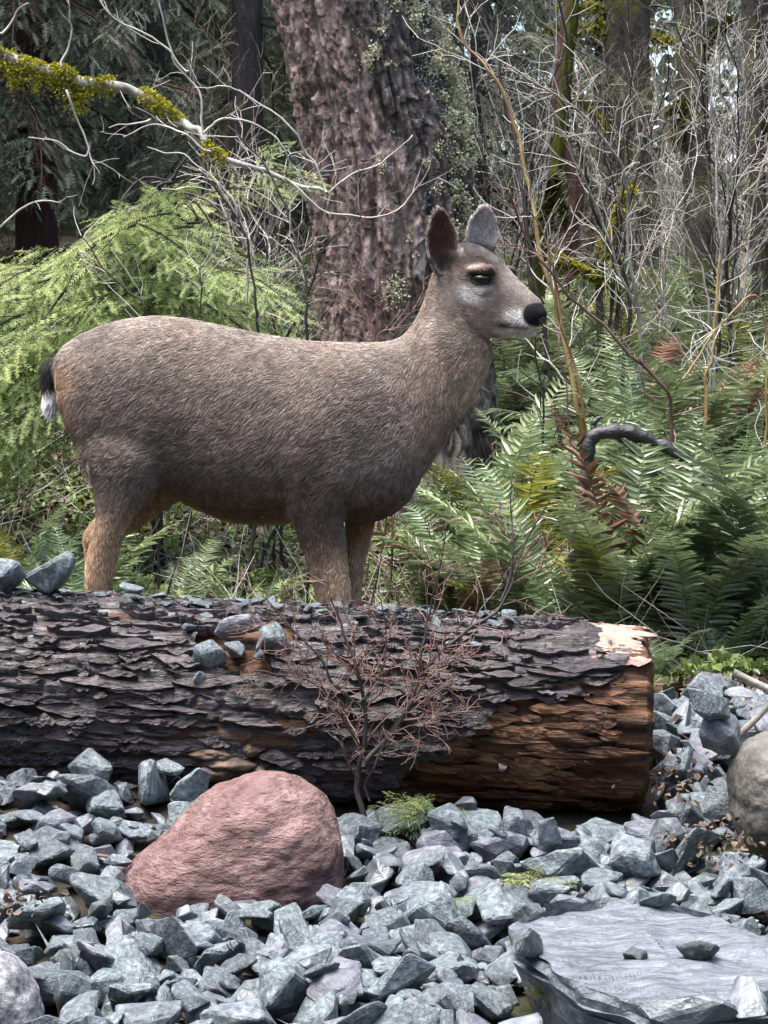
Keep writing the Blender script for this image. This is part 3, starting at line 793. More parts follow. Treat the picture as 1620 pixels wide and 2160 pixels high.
for k in range(150):      # loose slate chips scattered along the top
    s_ = rc.uniform(.35, 1.75); t_ = rc.gauss(.10, .26) if s_ < 1.2 else rc.gauss(-.02, .16)
    if notch(np.array(s_), np.array(t_)): continue
    p = logp(np.array(s_), np.array(t_), np.array(LOG_R + .008))
    sz = rc.uniform(.02, .065)
    o = stone_obj("stone_chip", rc.randrange(len(STONES)), rot_rand(rc, .25), np.array((1, .8, .5)) * sz * 1.15, tuple(p))
    where = "under the deer's forelegs" if .75 > s_ > .52 else "near the pale bare wood" if s_ <= .52 else "beside the bark hollow" if s_ < 1.05 else "under the deer's belly" if s_ < 1.3 else "under the deer's hind legs"
    tag(o, ("tiny" if sz < .03 else "thin") + " loose slate chip on the log's top " + where, "stone chip", "slate chips on top of the log")
for k in range(9):
    s_ = rc.uniform(.90, 1.07); t_ = rc.uniform(.35, 1.05); p = logp(np.array(s_), np.array(t_), np.array(LOG_R - .012)); sz = rc.uniform(.025, .05)
    o = stone_obj("stone_chip", rc.randrange(len(STONES)), rot_rand(rc, .6), np.array((1, .8, .7)) * sz, tuple(p), M['stone_dark'] if k % 3 == 0 else None)
    tag(o, "stone chip fallen into the bark hollow on the log's front", "stone chip", "stone chips in the bark hollow")
# bracket fungus on the log's shaded side
fg = empty("bracket_fungus", tuple(P(480, 1590, 5.03)))
tag(fg, "brown bracket fungus with a pale round knob on the log's dark side", "fungus")
def blob(r, seed, am=.25):
    bm = bmesh.new(); bmesh.ops.create_icosphere(bm, subdivisions=4, radius=1)
    co = np.array([v.co for v in bm.verts]); co = co * (1 + am * fbm3(co * 1.8 + seed, 4))[:, None] * np.array(r)
    for v, c in zip(bm.verts, co): v.co = c
    for f in bm.faces: f.smooth = True
    me = bpy.data.meshes.new("blob"); bm.to_mesh(me); bm.free(); me.materials.append(M['fungus']); return me
for nm, u, v, r, sd_ in (("shelf", 450, 1592, (.055, .03, .016), 1), ("shelf", 480, 1612, (.065, .028, .02), 2), ("shelf", 455, 1630, (.045, .03, .022), 3), ("knob", 528, 1582, (.022, .022, .017), 4), ("knob", 548, 1628, (.018, .02, .016), 5)):
    o = link(nm, blob(r, sd_ * 7), fg); o.location = Vector(P(u, v, 5.035)) - fg.location
# ---------------------------------------------------------------- the deer
DY = 6.0
SC = 1 / 750.0
def D(u, v, lat):
    p = P(u, v, DY); p[1] += lat * SC; return p
def Dv(a):
    a = np.asarray(a, float).reshape(-1, 3)
    return np.array([D(*r) for r in a])
parts_v, parts_f, base_n = [], [], 0
def loft(rings):
    """rings: list of (n,3) arrays in photo-pixel deer space (u, v, lateral)"""
    global base_n
    n = len(rings[0]); m = len(rings)
    V = Dv(np.concatenate(rings + [rings[0].mean(0)[None], rings[-1].mean(0)[None]]))
    i = np.arange(m - 1)[:, None] * n + np.arange(n)[None]; j = np.arange(m - 1)[:, None] * n + (np.arange(n) + 1)[None] % n
    F = [tuple(q) for q in np.stack([i, j, j + n, i + n], -1).reshape(-1, 4)]
    a, b = m * n, m * n + 1
    F += [(a, (k + 1) % n, k) for k in range(n)] + [(b, (m - 1) * n + k, (m - 1) * n + (k + 1) % n) for k in range(n)]
    parts_v.append(V); parts_f.append([tuple(int(x) + base_n for x in f) for f in F]); base_n += len(V)
NSEG = 28
AN = np.arange(NSEG) * 2 * math.pi / NSEG
def ring(Tp, Bp, w, lat=0., e=2.2, wide=0.):
    T_, B_ = np.array(Tp, float), np.array(Bp, float)
    c, h = (T_ + B_) / 2, (T_ - B_) / 2
    cc = np.sign(np.cos(AN)) * np.abs(np.cos(AN)) ** (2 / e); ss = np.sign(np.sin(AN)) * np.abs(np.sin(AN)) ** (2 / e)
    ww = w * (1 + wide * cc)
    return np.column_stack([c[0] + h[0] * cc, c[1] + h[1] * cc, lat + ww * ss])
def resample(rings, k=3):
    A = np.array(rings); m = len(A)
    out = spline(A.reshape(m, -1), (m - 1) * k + 1)
    return [o.reshape(-1, 3) for o in out]
body = [((119, 756), (126, 835), 28), ((134, 732), (146, 893), 78), ((170, 706), (183, 960), 112), ((240, 679), (250, 1000), 134), ((330, 666), (330, 1030), 142),
        ((406, 674), (400, 1062), 142), ((480, 689), (480, 1094), 152), ((554, 704), (554, 1101), 157), ((653, 719), (640, 1098), 150), ((740, 722), (715, 1098), 134),
        ((800, 722), (792, 1099), 116), ((838, 714), (852, 1066), 98), ((858, 700), (892, 1003), 84), ((878, 670), (935, 937), 74), ((894, 636), (976, 878), 67),
        ((904, 604), (1010, 818), 62), ((916, 572), (1034, 765), 58), ((938, 545), (1040, 735), 50)]
loft(resample([ring(t, b, w, 0, 2.25, -.06) for t, b, w in body]))
def leg(rows, lat, e=2.1):
    # rows: (v, u_left, u_right, lateral half width)
    loft(resample([np.column_stack([(l + r) / 2 + (r - l) / 2 * np.cos(AN), np.full(NSEG, v), (lat[i] if isinstance(lat, (list, tuple)) else lat) + w * np.sin(AN)]) for i, (v, l, r, w) in enumerate(rows)]))
leg([(860, 200, 370, 56), (920, 178, 392, 66), (965, 187, 385, 64), (1010, 204, 352, 54), (1050, 212, 318, 46), (1090, 212, 288, 40), (1130, 202, 268, 35), (1170, 194, 257, 31), (1225, 190, 244, 27), (1290, 194, 232, 22), (1380, 196, 230, 18), (1450, 194, 232, 19), (1482, 196, 240, 20), (1500, 194, 250, 22)],
    [-56, -66, -76, -80, -80, -78, -74, -72, -70, -70, -70, -70, -70, -70])
leg([(900, 240, 400, 60), (960, 245, 405, 62), (1010, 240, 396, 56), (1050, 226, 372, 46), (1085, 202, 334, 38), (1115, 176, 294, 33), (1142, 165, 246, 30), (1168, 168, 226, 27), (1225, 171, 218, 24), (1300, 176, 212, 20), (1380, 176, 210, 17), (1450, 174, 212, 18), (1482, 176, 220, 19), (1500, 174, 230, 21)],
    [66, 76, 82, 82, 80, 78, 76, 74, 72, 72, 72, 72, 72, 72])
leg([(880, 640, 800, 50), (950, 624, 782, 58), (1010, 610, 756, 56), (1050, 606, 736, 50), (1085, 614, 726, 44), (1120, 630, 729, 38), (1160, 644, 732, 34), (1208, 658, 737, 31), (1250, 668, 740, 30), (1300, 680, 736, 26), (1380, 690, 728, 18), (1450, 690, 730, 18), (1480, 692, 738, 19), (1500, 690, 748, 21)],
    [-60, -80, -82, -78, -74, -70, -66, -64, -62, -62, -62, -62, -62, -62])
leg([(960, 690, 830, 50), (1040, 706, 818, 46), (1085, 720, 800, 40), (1110, 727, 790, 35), (1173, 728, 773, 30), (1230, 722, 764, 28), (1300, 722, 760, 24), (1380, 726, 756, 18), (1450, 724, 758, 18), (1480, 726, 766, 19), (1500, 724, 776, 21)],
    [58, 66, 66, 64, 62, 60, 60, 60, 60, 60, 60])
# tail: hangs from the rump
loft(resample([ring((126, 748), (134, 770), 12), ring((100, 764), (134, 782), 17), ring((92, 790), (124, 800), 19), ring((93, 825), (124, 828), 19), ring((94, 850), (121, 852), 15), ring((100, 868), (114, 870), 6)], 3))
# head: own frame, turned towards the camera
YAW = math.radians(33)
CY_, SY_ = math.cos(YAW), math.sin(YAW)
PU, PV = 975.0, 590.0
def hd(X, Z, lat):
    X, Z, lat = np.asarray(X, float), np.asarray(Z, float), np.asarray(lat, float)
    return np.stack([PU + X * CY_ + lat * SY_, PV - Z, -X * SY_ + lat * CY_], -1)
def hring(T_, B_, w, e=2.2, wide=0.):
    r = ring(T_, B_, w, 0, e, wide)
    return hd(r[:, 0], r[:, 1], r[:, 2])
loft(resample([hring((-44, 40), (-22, -70), 34), hring((-24, 70), (-4, -98), 50, 2.2), hring((12, 78), (20, -112), 58, 2.3, .05), hring((48, 66), (48, -118), 61, 2.4, .12), hring((80, 45), (76, -122), 56, 2.4, .06),
               hring((106, 22), (100, -123), 47, 2.3, -.02), hring((132, -2), (124, -121), 39, 2.3, -.08), hring((158, -24), (146, -117), 33, 2.3, -.04), hring((180, -43), (166, -113), 30, 2.4), hring((191, -58), (172, -106), 26, 2.4), hring((198, -74), (186, -97), 17, 2.3)], 3))
def ball(X, Z, lat, rx, rz, rl):
    rs = []
    for a in np.linspace(-1.45, 1.45, 9):
        c, s_ = math.cos(a), math.sin(a)
        rs.append(hd(X + rx * s_ + 0 * AN, Z + rz * c * np.cos(AN), lat + rl * c * np.sin(AN)))
    loft(rs)
for sg in (-1, 1):
    ball(72, 18, sg * 47, 31, 12, 21)       # brow
    ball(70, -26, sg * 42, 34, 16, 18)      # cheek bone below the eye
ball(176, -76, 0, 24, 23, 26)               # nose pad
ball(150, -111, 0, 28, 10, 18)              # lower lip and chin
# ears: cupped leaves
def ear(base, tip, opening, W, lat_b, lat_t, deep, thick=5.5, lean=0.):
    b = np.array((base[0], base[1], lat_b), float); t = np.array((tip[0], tip[1], lat_t), float)
    a = t - b; L = np.linalg.norm(a); ax = a / L
    o = np.array(opening, float); o = unit(o - ax * (o @ ax)); s = np.cross(ax, o)
    rings = []; m = 13
    for k in np.linspace(0, 1, 16):
        w = W * np.interp(k, [0, .12, .28, .45, .62, .78, .9, .97, 1], [.50, .72, .93, 1.0, .93, .70, .42, .20, .06])
        ph = np.interp(k, [0, .3, .7, 1], [2.35, 1.9, 1.35, .9]) * deep
        r = w / math.sin(min(ph, math.pi / 2))
        c = b + a * k + o * lean * L * k * (1 - k)
        q = np.linspace(-ph, ph, m)
        th_ = min(thick, w * .6)
        outer = c + r * (np.sin(q)[:, None] * s - (np.cos(q) - math.cos(min(ph, 1.57)))[:, None] * o)
        inner = c + (r - th_) * (np.sin(q)[:, None] * s) - ((r - th_) * np.cos(q) - r * math.cos(min(ph, 1.57)))[:, None] * o
        rings.append(np.vstack([outer, inner[::-1]]))
    loft(rings)
    return b, a, o, L, W
EAR_N = ear((938, 580), (924, 441), (.30, .0, -.95), 37, -44, -62, .86)
EAR_F = ear((1012, 545), (1027, 427), (.42, .05, -.9), 40, 30, 40, .62)
EARS = (EAR_N, EAR_F)

tmp = bpy.data.meshes.new("deer_raw")
tmp.from_pydata(np.concatenate(parts_v).tolist(), [], [f for p in parts_f for f in p])
to = bpy.data.objects.new("deer_raw", tmp); COL.objects.link(to)
bmx = bmesh.new(); bmx.from_mesh(tmp); bmesh.ops.recalc_face_normals(bmx, faces=bmx.faces); bmx.to_mesh(tmp); bmx.free()
rm = to.modifiers.new("r", 'REMESH'); rm.mode = 'VOXEL'; rm.voxel_size = .0048; rm.adaptivity = 0
sm = to.modifiers.new("s", 'SMOOTH'); sm.factor = .5; sm.iterations = 4
bpy.context.view_layer.update()
ev = to.evaluated_get(bpy.context.evaluated_depsgraph_get())
dm = bpy.data.meshes.new_from_object(ev)
bpy.data.objects.remove(to)
dm.name = "body"
dm.polygons.foreach_set("use_smooth", np.ones(len(dm.polygons), bool))
nv = len(dm.vertices)
DV = np.empty(nv * 3); dm.vertices.foreach_get("co", DV); DV = DV.reshape(-1, 3)
# blend the limbs into the trunk: relax all but the head, ears, tail and lower legs
ne = len(dm.edges); ED = np.empty(ne * 2, dtype=np.int32); dm.edges.foreach_get("vertices", ED); ED = ED.reshape(-1, 2)
dz_ = DV[:, 2] - CAMZ; dep_ = DY * CP - dz_ * SP
du_, dv_ = 810 + FPX * DV[:, 0] / dep_, 1080 - FPX * (DY * SP + dz_ * CP) / dep_
rw = (sstep(125, 150, du_) * sstep(905, 870, du_) * sstep(1130, 1060, dv_))[:, None] * .5
deg = np.bincount(ED.ravel(), minlength=nv)[:, None]
for _ in range(46):
    acc = np.stack([np.bincount(ED[:, 0], DV[ED[:, 1], k], nv) + np.bincount(ED[:, 1], DV[ED[:, 0], k], nv) for k in range(3)], -1)
    DV = DV + rw * (acc / deg - DV)
dm.vertices.foreach_set("co", DV.astype(np.float32).ravel()); dm.update()
DN = np.empty(nv * 3); dm.vertices.foreach_get("normal", DN); DN = DN.reshape(-1, 3)

def deer_space(W):
    """world -> (u, v, lateral) of the deer's drawing plane"""
    dz = (W[:, 2] - CAMZ)
    depth = DY * CP - dz * SP; upc = DY * SP + dz * CP
    return np.stack([810 + FPX * W[:, 0] / depth, 1080 - FPX * upc / depth, (W[:, 1] - DY) / SC], -1)
def head_space(q):
    du, dl = q[:, 0] - PU, q[:, 2]
    return du * CY_ - dl * SY_, PV - q[:, 1], du * SY_ + dl * CY_
def ear_local(q, E):
    b, a, o, L, W = E
    d = q - b; k = (d @ a) / L ** 2; dep = (d - k[:, None] * a) @ o; s = np.cross(a / L, o)
    return k, dep, (d - k[:, None] * a) @ s
def mixc(c, col, w):
    w = np.clip(w, 0, 1)[:, None]; return c * (1 - w) + np.array(col) * w
def deer_colour(W, Nn):
    q = deer_space(W); u, v, l = q.T
    X, Z, HL = head_space(q)
    n1 = fbm3(W * 5, 4); n2 = fbm3(W * 16 + 5, 3)
    ishead = sstep(-60, -20, X) * sstep(-150, -120, Z) * (u > 885) * (v < 735)
    c = np.tile(np.array((.175, .140, .116)), (len(W), 1))
    back_line = np.interp(u, [120, 240, 336, 480, 653, 800, 860], [750, 680, 666, 689, 719, 722, 700])
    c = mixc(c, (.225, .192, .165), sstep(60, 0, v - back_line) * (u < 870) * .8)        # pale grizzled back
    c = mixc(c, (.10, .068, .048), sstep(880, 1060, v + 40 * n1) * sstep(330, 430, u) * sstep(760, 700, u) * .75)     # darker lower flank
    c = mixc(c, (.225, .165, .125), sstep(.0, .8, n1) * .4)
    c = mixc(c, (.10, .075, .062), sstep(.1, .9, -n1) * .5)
    c = mixc(c, (.10, .075, .06), np.exp(-(((u - 360) / 55) ** 2 + ((v - 905) / 75) ** 2)) * .55)  # hollow of the flank: its shade painted into the coat
    c = mixc(c, (.085, .062, .05), sstep(960, 1080, v + 25 * n1) * sstep(690, 760, u) * sstep(900, 860, u) * .75)  # shade under the chest, darkened in the coat colour
    c = mixc(c, (.33, .25, .19), np.exp(-((u - np.interp(v, [960, 1090], [640, 610])) / 9) ** 2) * sstep(965, 1010, v) * sstep(1105, 1085, v) * (l < 0) * .6)  # armpit fold: its lit edge painted as a pale line
    c = mixc(c, (.29, .195, .125), sstep(215, 130, u + 20 * n1) * sstep(740, 800, v) * .75)       # warm rump edge
    bel = np.interp(u, [366, 435, 480, 554, 610], [1050, 1084, 1097, 1102, 1090])
    c = mixc(c, (.34, .235, .15), sstep(30, 2, bel - v) * (u > 360) * (u < 620) * .8)
    c = mixc(c, (.42, .285, .185), sstep(1030, 1130, v + 20 * n1) * (u < 400))              # tan hind legs
    c = mixc(c, (.43, .295, .19), (l > 25) * sstep(990, 1040, v) * (u < 420))
    c = mixc(c, (.40, .285, .19), sstep(1120, 1240, v + 15 * n2) * (u > 560))              # fore legs
    c = mixc(c, (.35, .24, .155), (l > 25) * sstep(1085, 1120, v) * (u > 560))
    c = mixc(c, (.15, .065, .04), np.exp(-(((u - 182) / 14) ** 2 + ((v - 1150) / 13) ** 2)) * .9)      # gland patch on the hock
    c = mixc(c, (.255, .188, .135), sstep(840, 930, u) * (v < 1000) * .7)                   # neck
    thr = np.interp(v, [700, 740, 800, 880, 960], [1050, 1046, 1019, 978, 930])
    c = mixc(c, (.40, .30, .215), sstep(70, 12, thr - u) * (v > 700) * (v < 860) * .75)     # throat
    # tail
    tl = (u < 128) & (v > 748) & (v < 880)
    c = mixc(c, (.012, .010, .010), tl * sstep(128, 118, u) * sstep(826, 812, v + 4 * n2))
    c = mixc(c, (.82, .80, .78), tl * sstep(128, 122, u) * sstep(812, 824, v + 4 * n2))
    # head
    h = np.tile(np.array((.235, .188, .158)), (len(W), 1))
    top = np.interp(X, [-30, 12, 48, 80, 106, 132, 158, 180, 198], [70, 78, 66, 45, 22, -2, -24, -43, -60])
    crown = sstep(80, 34, top - Z + 12 * n2)
    h = mixc(h, (.024, .018, .016), crown * sstep(150, 100, X) * .94)
    h = mixc(h, (.16, .135, .12), crown * sstep(90, 130, X) * .8)
    h = mixc(h, (.20, .18, .18), sstep(12, 0, top - Z) * sstep(30, 70, X) * .15)  # sky light on the forehead's upper edge, mixed in as faint grey
    ad = np.abs(HL)
    h = mixc(h, (.43, .30, .245), np.exp(-(((X - 68) / 24) ** 2 + ((Z - 21) / 8) ** 2)) * (ad > 40))         # brow
    h = mixc(h, (.50, .47, .45), np.exp(-(((X - 58) / 34) ** 4 + ((Z + 34) / 21) ** 4)) * (ad > 22) * .95)    # pale patch under the eye
    h = mixc(h, (.74, .69, .62), sstep(112, 140, X) * sstep(-56, -80, Z) * .92)              # white muzzle sides
    h = mixc(h, (.62, .55, .48), sstep(-96, -110, Z) * sstep(80, 130, X) * .9)              # chin
    h = mixc(h, (.33, .265, .215), sstep(-50, -95, Z) * sstep(110, 60, X) * .8)             # jaw
    h = mixc(h, (.17, .12, .1), np.exp(-((X - 20) / 26) ** 2 - ((Z - 12) / 26) ** 2) * .6)  # dark behind the eye
    h = mixc(h, (.10, .06, .045), np.exp(-(((X - 128) / 14) ** 2 + ((Z + 96) / 5) ** 2)) * .9)    # mouth corner
    h = mixc(h, (.03, .022, .02), np.exp(-(((X - 77) / 29) ** 4 + ((Z + 1 + .12 * (X - 74)) / 13) ** 4)) * (ad > 30))    # dark eyelids
    h = mixc(h, (.05, .03, .025), np.exp(-((Z + 101 + .08 * (X - 140)) / 3.2) ** 2) * sstep(108, 122, X) * sstep(182, 168, X) * .9)    # mouth line
    h = mixc(h, (.012, .012, .014), sstep(1.3, 1.0, ((X - 186) / 21) ** 2 + ((Z + 76) / 23) ** 2))    # nose
    c = c * (1 - ishead[:, None]) + h * ishead[:, None]
    for E, (inn, outc) in zip(EARS, (((.13, .072, .060), (.30, .24, .195)), ((.40, .355, .335), (.30, .26, .235)))):  # near ear's inside coloured darker for the shade in its cup
        k, dep, sd_ = ear_local(q, E)
        mem = (k > .14) & (k < 1.05) & (np.abs(sd_) < E[4] * 1.0) & (np.abs(dep) < E[4] * (1.6 if E is EAR_N else .75))
        nd = deer_space(W + Nn * .002) - q; nd = unit(nd)
        ins = sstep(.0, .35, nd @ E[2])
        e = np.tile(np.array(outc), (len(W), 1))
        e = mixc(e, inn, ins)
        rim = sstep(.72, .93, np.abs(sd_) / (E[4] * np.interp(k, [0, .12, .28, .45, .62, .78, .9, .97, 1], [.50, .72, .93, 1.0, .93, .70, .42, .20, .06]) + 1))
        e = mixc(e, (.40, .34, .29), np.maximum(rim, sstep(.90, .97, k)) * .85)  # pale rim light put into the colour of the ear's edge
        w = sstep(.20, .32, k) * mem
        c = c * (1 - w[:, None]) + e * w[:, None]
    return np.clip(c * (1 + .16 * n2[:, None]), .004, 1)
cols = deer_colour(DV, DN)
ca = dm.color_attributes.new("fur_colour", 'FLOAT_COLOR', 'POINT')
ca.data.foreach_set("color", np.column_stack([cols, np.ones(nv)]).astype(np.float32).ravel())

def fur_material(name, rough, spec, k):
    m = bpy.data.materials.new(name); m.use_nodes = True
    nt = m.node_tree; bs = nt.nodes["Principled BSDF"]
    at = nt.nodes.new("ShaderNodeAttribute"); at.attribute_name = "fur_colour"
    mx = nt.nodes.new("ShaderNodeMix"); mx.data_type = 'RGBA'; mx.blend_type = 'MULTIPLY'; mx.inputs[0].default_value = 1
    mx.inputs[7].default_value = (k, k, k, 1)
    nt.links.new(at.outputs["Color"], mx.inputs[6]); nt.links.new(mx.outputs[2], bs.inputs["Base Color"])
    bs.inputs["Roughness"].default_value = rough; bs.inputs["Specular IOR Level"].default_value = spec
    return m
dm.materials.clear(); dm.materials.append(fur_material("deer_skin", .8, .2, .75))
deer = empty("deer", tuple(D(450, 1500, 0)))
tag(deer, "grey-brown doe standing side-on behind the log, head turned towards the viewer", "deer")
off = -np.array(deer.location)
dm.transform(Matrix.Translation(Vector(off)))
link("body", dm, deer)
# eyes and nose
def solid(name, r, loc, mat, sub=4, shape=(1, 1, 1), rz=0):
    bm = bmesh.new(); bmesh.ops.create_icosphere(bm, subdivisions=sub, radius=r)
    for v in bm.verts: v.co = Vector((v.co.x * shape[0], v.co.y * shape[1], v.co.z * shape[2]))
    for f in bm.faces: f.smooth = True
    me = bpy.data.meshes.new(name); bm.to_mesh(me); bm.free(); me.materials.append(mat)
    o = link(name, me, deer); o.location = Vector(loc) + Vector(off); o.rotation_euler = (0, 0, rz); return o
eye_m = bpy.data.materials.new("deer_eye"); eye_m.use_nodes = True
b_ = eye_m.node_tree.nodes["Principled BSDF"]; b_.inputs["Base Color"].default_value = (.006, .004, .003, 1); b_.inputs["Roughness"].default_value = .16
nose_m = material("deer_nose", [(.3, (.010, .010, .013)), (.7, (.030, .030, .036))], 60, rough=.14, spec=1.0, bump=.2, bscale=200, bdist=.002, rand=0)
for sg in (-1, 1):
    q = hd(np.array(74.), np.array(-2.), np.array(sg * 47.5))
    solid("eye", 19 * SC, D(*q), eye_m, shape=(1.2, 1, .72), rz=-YAW)
# nose pad with nostrils
bm = bmesh.new(); bmesh.ops.create_icosphere(bm, subdivisions=5, radius=1)
co = np.array([v.co for v in bm.verts])
sc_ = 1 - .5 * np.clip(-co[:, 2], 0, 1) ** 1.3
co[:, 1] *= sc_
for sg in (-1, 1):
    d = np.linalg.norm((unit(co) - unit(np.array((.62, sg * .74, -.12)))) * np.array((1, 1, 1.5)), axis=1)
    co *= (1 - .5 * np.exp(-(d / .26) ** 2))[:, None]
co[:, 0] += -.10 * np.exp(-(co[:, 1] / .08) ** 2) * (co[:, 0] > .3) * (co[:, 2] < .2)
pts = hd(180 + co[:, 0] * 18 + co[:, 2] * -8, -76 + co[:, 2] * 22, co[:, 1] * 24)
wp = Dv(pts) + off
for v, c in zip(bm.verts, wp): v.co = c
for f in bm.faces: f.smooth = True
bmesh.ops.recalc_face_normals(bm, faces=bm.faces)
me = bpy.data.meshes.new("nose"); bm.to_mesh(me); bm.free(); me.materials.append(nose_m)
link("nose", me, deer)

# ---- the coat: single hairs lying back along the body
dm.calc_loop_triangles()
nt3 = len(dm.loop_triangles)
tri = np.empty(nt3 * 3, dtype=np.int32); dm.loop_triangles.foreach_get("vertices", tri); tri = tri.reshape(-1, 3)
A, B, C = DV[tri[:, 0]], DV[tri[:, 1]], DV[tri[:, 2]]
area = np.linalg.norm(np.cross(B - A, C - A), axis=1) / 2
cen = (A + B + C) / 3
qc = deer_space(cen); Xc, Zc, HLc = head_space(qc)
onhead = (Xc > -30) & (qc[:, 1] < 730) & (qc[:, 0] > 890)
wgt = area * np.where(onhead, 3.0, 1.0) * np.where(qc[:, 1] > 1290, .15, 1.0)
NH = 290000
rgn = np.random.default_rng(77)
pick = rgn.choice(nt3, NH, p=wgt / wgt.sum())
r1, r2 = np.sqrt(rgn.random(NH)), rgn.random(NH)
root = (1 - r1)[:, None] * A[pick] + (r1 * (1 - r2))[:, None] * B[pick] + (r1 * r2)[:, None] * C[pick]
nrm = unit((1 - r1)[:, None] * DN[tri[pick, 0]] + (r1 * (1 - r2))[:, None] * DN[tri[pick, 1]] + (r1 * r2)[:, None] * DN[tri[pick, 2]])
q = deer_space(root); u, v, l = q.T; X, Z, HL = head_space(q)
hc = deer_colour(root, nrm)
head = (X > -30) & (v < 730) & (u > 890)
nose = head & (((X - 186) / 21) ** 2 + ((Z + 76) / 23) ** 2 < 1.15)
eyez = head & (np.abs((X - 74) / 24) ** 2 + ((Z + 1) / 12) ** 2 < 1) & (np.abs(HL) > 30)
earm = np.zeros(NH, bool); ein = np.zeros(NH, bool)
for E in EARS:
    k, dep, sd_ = ear_local(q, E)
    mem = (k > .14) & (k < 1.05) & (np.abs(sd_) < E[4] * 1.0) & (np.abs(dep) < E[4] * (1.6 if E is EAR_N else .75))
    earm |= mem
    ein |= mem & ((unit(deer_space(root + nrm * .002) - q)) @ E[2] > .2)
# flow of the coat
flow = np.zeros((NH, 3))
flow[:] = (-1.0, 0, -.62)
down = sstep(980, 1090, v)[:, None]
flow = flow * (1 - down) + np.array((-.12, 0, -1.0)) * down
nk = (sstep(790, 900, u) * (v < 1050))[:, None]
flow = flow * (1 - nk) + np.array((-.42, 0, -1.0)) * nk
hb = unit(Dv(hd(np.array([0.]), np.array([20.]), np.array([0.]))) - Dv(hd(np.array([180.]), np.array([-60.]), np.array([0.]))))[0]
hw_ = (sstep(-80, 0, X) * sstep(790, 670, v) * (u > 860))[:, None]
flow = unit(flow) * (1 - hw_) + hb * hw_
for E in EARS:
    k, dep, sd_ = ear_local(q, E)
    mem = (k > .14) & (k < 1.05) & (np.abs(sd_) < E[4] * 1.0) & (np.abs(dep) < E[4] * (1.6 if E is EAR_N else .75))
    up_w = unit(D(*(E[0] + E[1])) - D(*E[0]))
    flow[mem] = up_w
tailm = (u < 126) & (v > 748) & (v < 885); flow[tailm] = (-.1, 0, -1)
cl = np.stack([vn3(root * 55), vn3(root * 55 + 31), vn3(root * 55 + 67)], -1)
cl2 = np.stack([vn3(root * 14), vn3(root * 14 + 31), vn3(root * 14 + 67)], -1)
flow = unit(flow) + .42 * cl + .28 * cl2 + rgn.normal(size=(NH, 3)) * .20
tang = unit(flow - nrm * np.sum(flow * nrm, 1, keepdims=True))
length = np.where(v > 1060, .013, .017)
length = np.where((u > 790) & (v < 1060), .017 - .002 * sstep(790, 850, u), length)
length = length + (.010 - length) * sstep(-95, 5, X) * sstep(790, 690, v) * (u > 860)
length = np.where((bel_ := np.interp(u, [366, 435, 480, 554, 610], [1050, 1084, 1097, 1102, 1090])) - v < 30, np.where((u > 350) & (u < 620), .028, length), length)
length = np.where((u < 200) & (v > 820) & (v < 1010), .032, length)
length = np.where(tailm, .032, length)
length = np.where(earm, .007, length); length = np.where(ein, .012, length)
length = length * rgn.uniform(.6, 1.25, NH)
lift = np.where(head, .30, .32) * rgn.uniform(.5, 1.5, NH) + .12 * cl[:, 0]
keep = ~(nose | eyez)
root, nrm, tang, length, lift, hc = [a[keep] for a in (root, nrm, tang, length, lift, hc)]
NH = len(root)
t = np.array((0, .34, .68, 1.0))
h = np.stack([np.zeros_like(t), t * .9 - .10 * t ** 2, ], 0)
pts = root[:, None, :] + tang[:, None, :] * (length[:, None] * t[None])[..., None] + nrm[:, None, :] * ((length * lift)[:, None] * (t - .45 * t ** 2)[None] - .001)[..., None]
pts[:, :, 2] -= (length[:, None] * .10 * t[None] ** 2)
pts += off
fur = bpy.data.hair_curves.new("fur")
fur.add_curves([4] * NH)
fur.attributes["position"].data.foreach_set("vector", pts.astype(np.float32).ravel())
ra = fur.attributes.get("radius") or fur.attributes.new("radius", 'FLOAT', 'POINT')
rb = np.where(length < .013, .00042, .00058)
ra.data.foreach_set("value", (rb[:, None] * np.array((1.0, .95, .7, .15))[None]).astype(np.float32).ravel())
vr = rgn.uniform(.50, 1.55, NH) * (1 + .40 * vn3((root) * 70))
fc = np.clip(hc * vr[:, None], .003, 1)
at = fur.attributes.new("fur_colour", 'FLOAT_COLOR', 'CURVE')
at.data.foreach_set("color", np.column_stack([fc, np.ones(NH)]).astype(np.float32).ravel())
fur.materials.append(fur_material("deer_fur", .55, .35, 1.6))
link("fur", fur, deer)
# ---------------------------------------------------------------- templates of leaves and needles
def tmpl_twiglet(n=15, nl=.14, nw=.032):
    """flat conifer twiglet along +x, length 1"""
    V, F = [], []
    def quad(a, b, c, d):
        k = len(V); V.extend((a, b, c, d)); F.append((k, k + 1, k + 2, k + 3))
    quad((0, -.007, 0), (1, -.003, 0), (1, .003, 0), (0, .007, 0))
    rg = np.random.default_rng(5)
    for i in range(n):
        x = (i + .5) / n
        ln = nl * (.75 + .5 * rg.random()) * (1 - .5 * x ** 3)
        for sgn in (-1, 1):
            a = math.radians(58 + 18 * rg.random()); d = np.array((math.cos(a), sgn * math.sin(a), .25 * rg.normal()))
            p = np.array((x + .02 * rg.normal(), 0, 0)); w = np.array((nw * .5, 0, 0.))
            m = p + d * ln * .5
            quad(tuple(p - w), tuple(p + d * ln - w * .4), tuple(p + d * ln + w * .4), tuple(p + w))
    return np.array(V), np.array(F)
TWV, TWF = tmpl_twiglet()

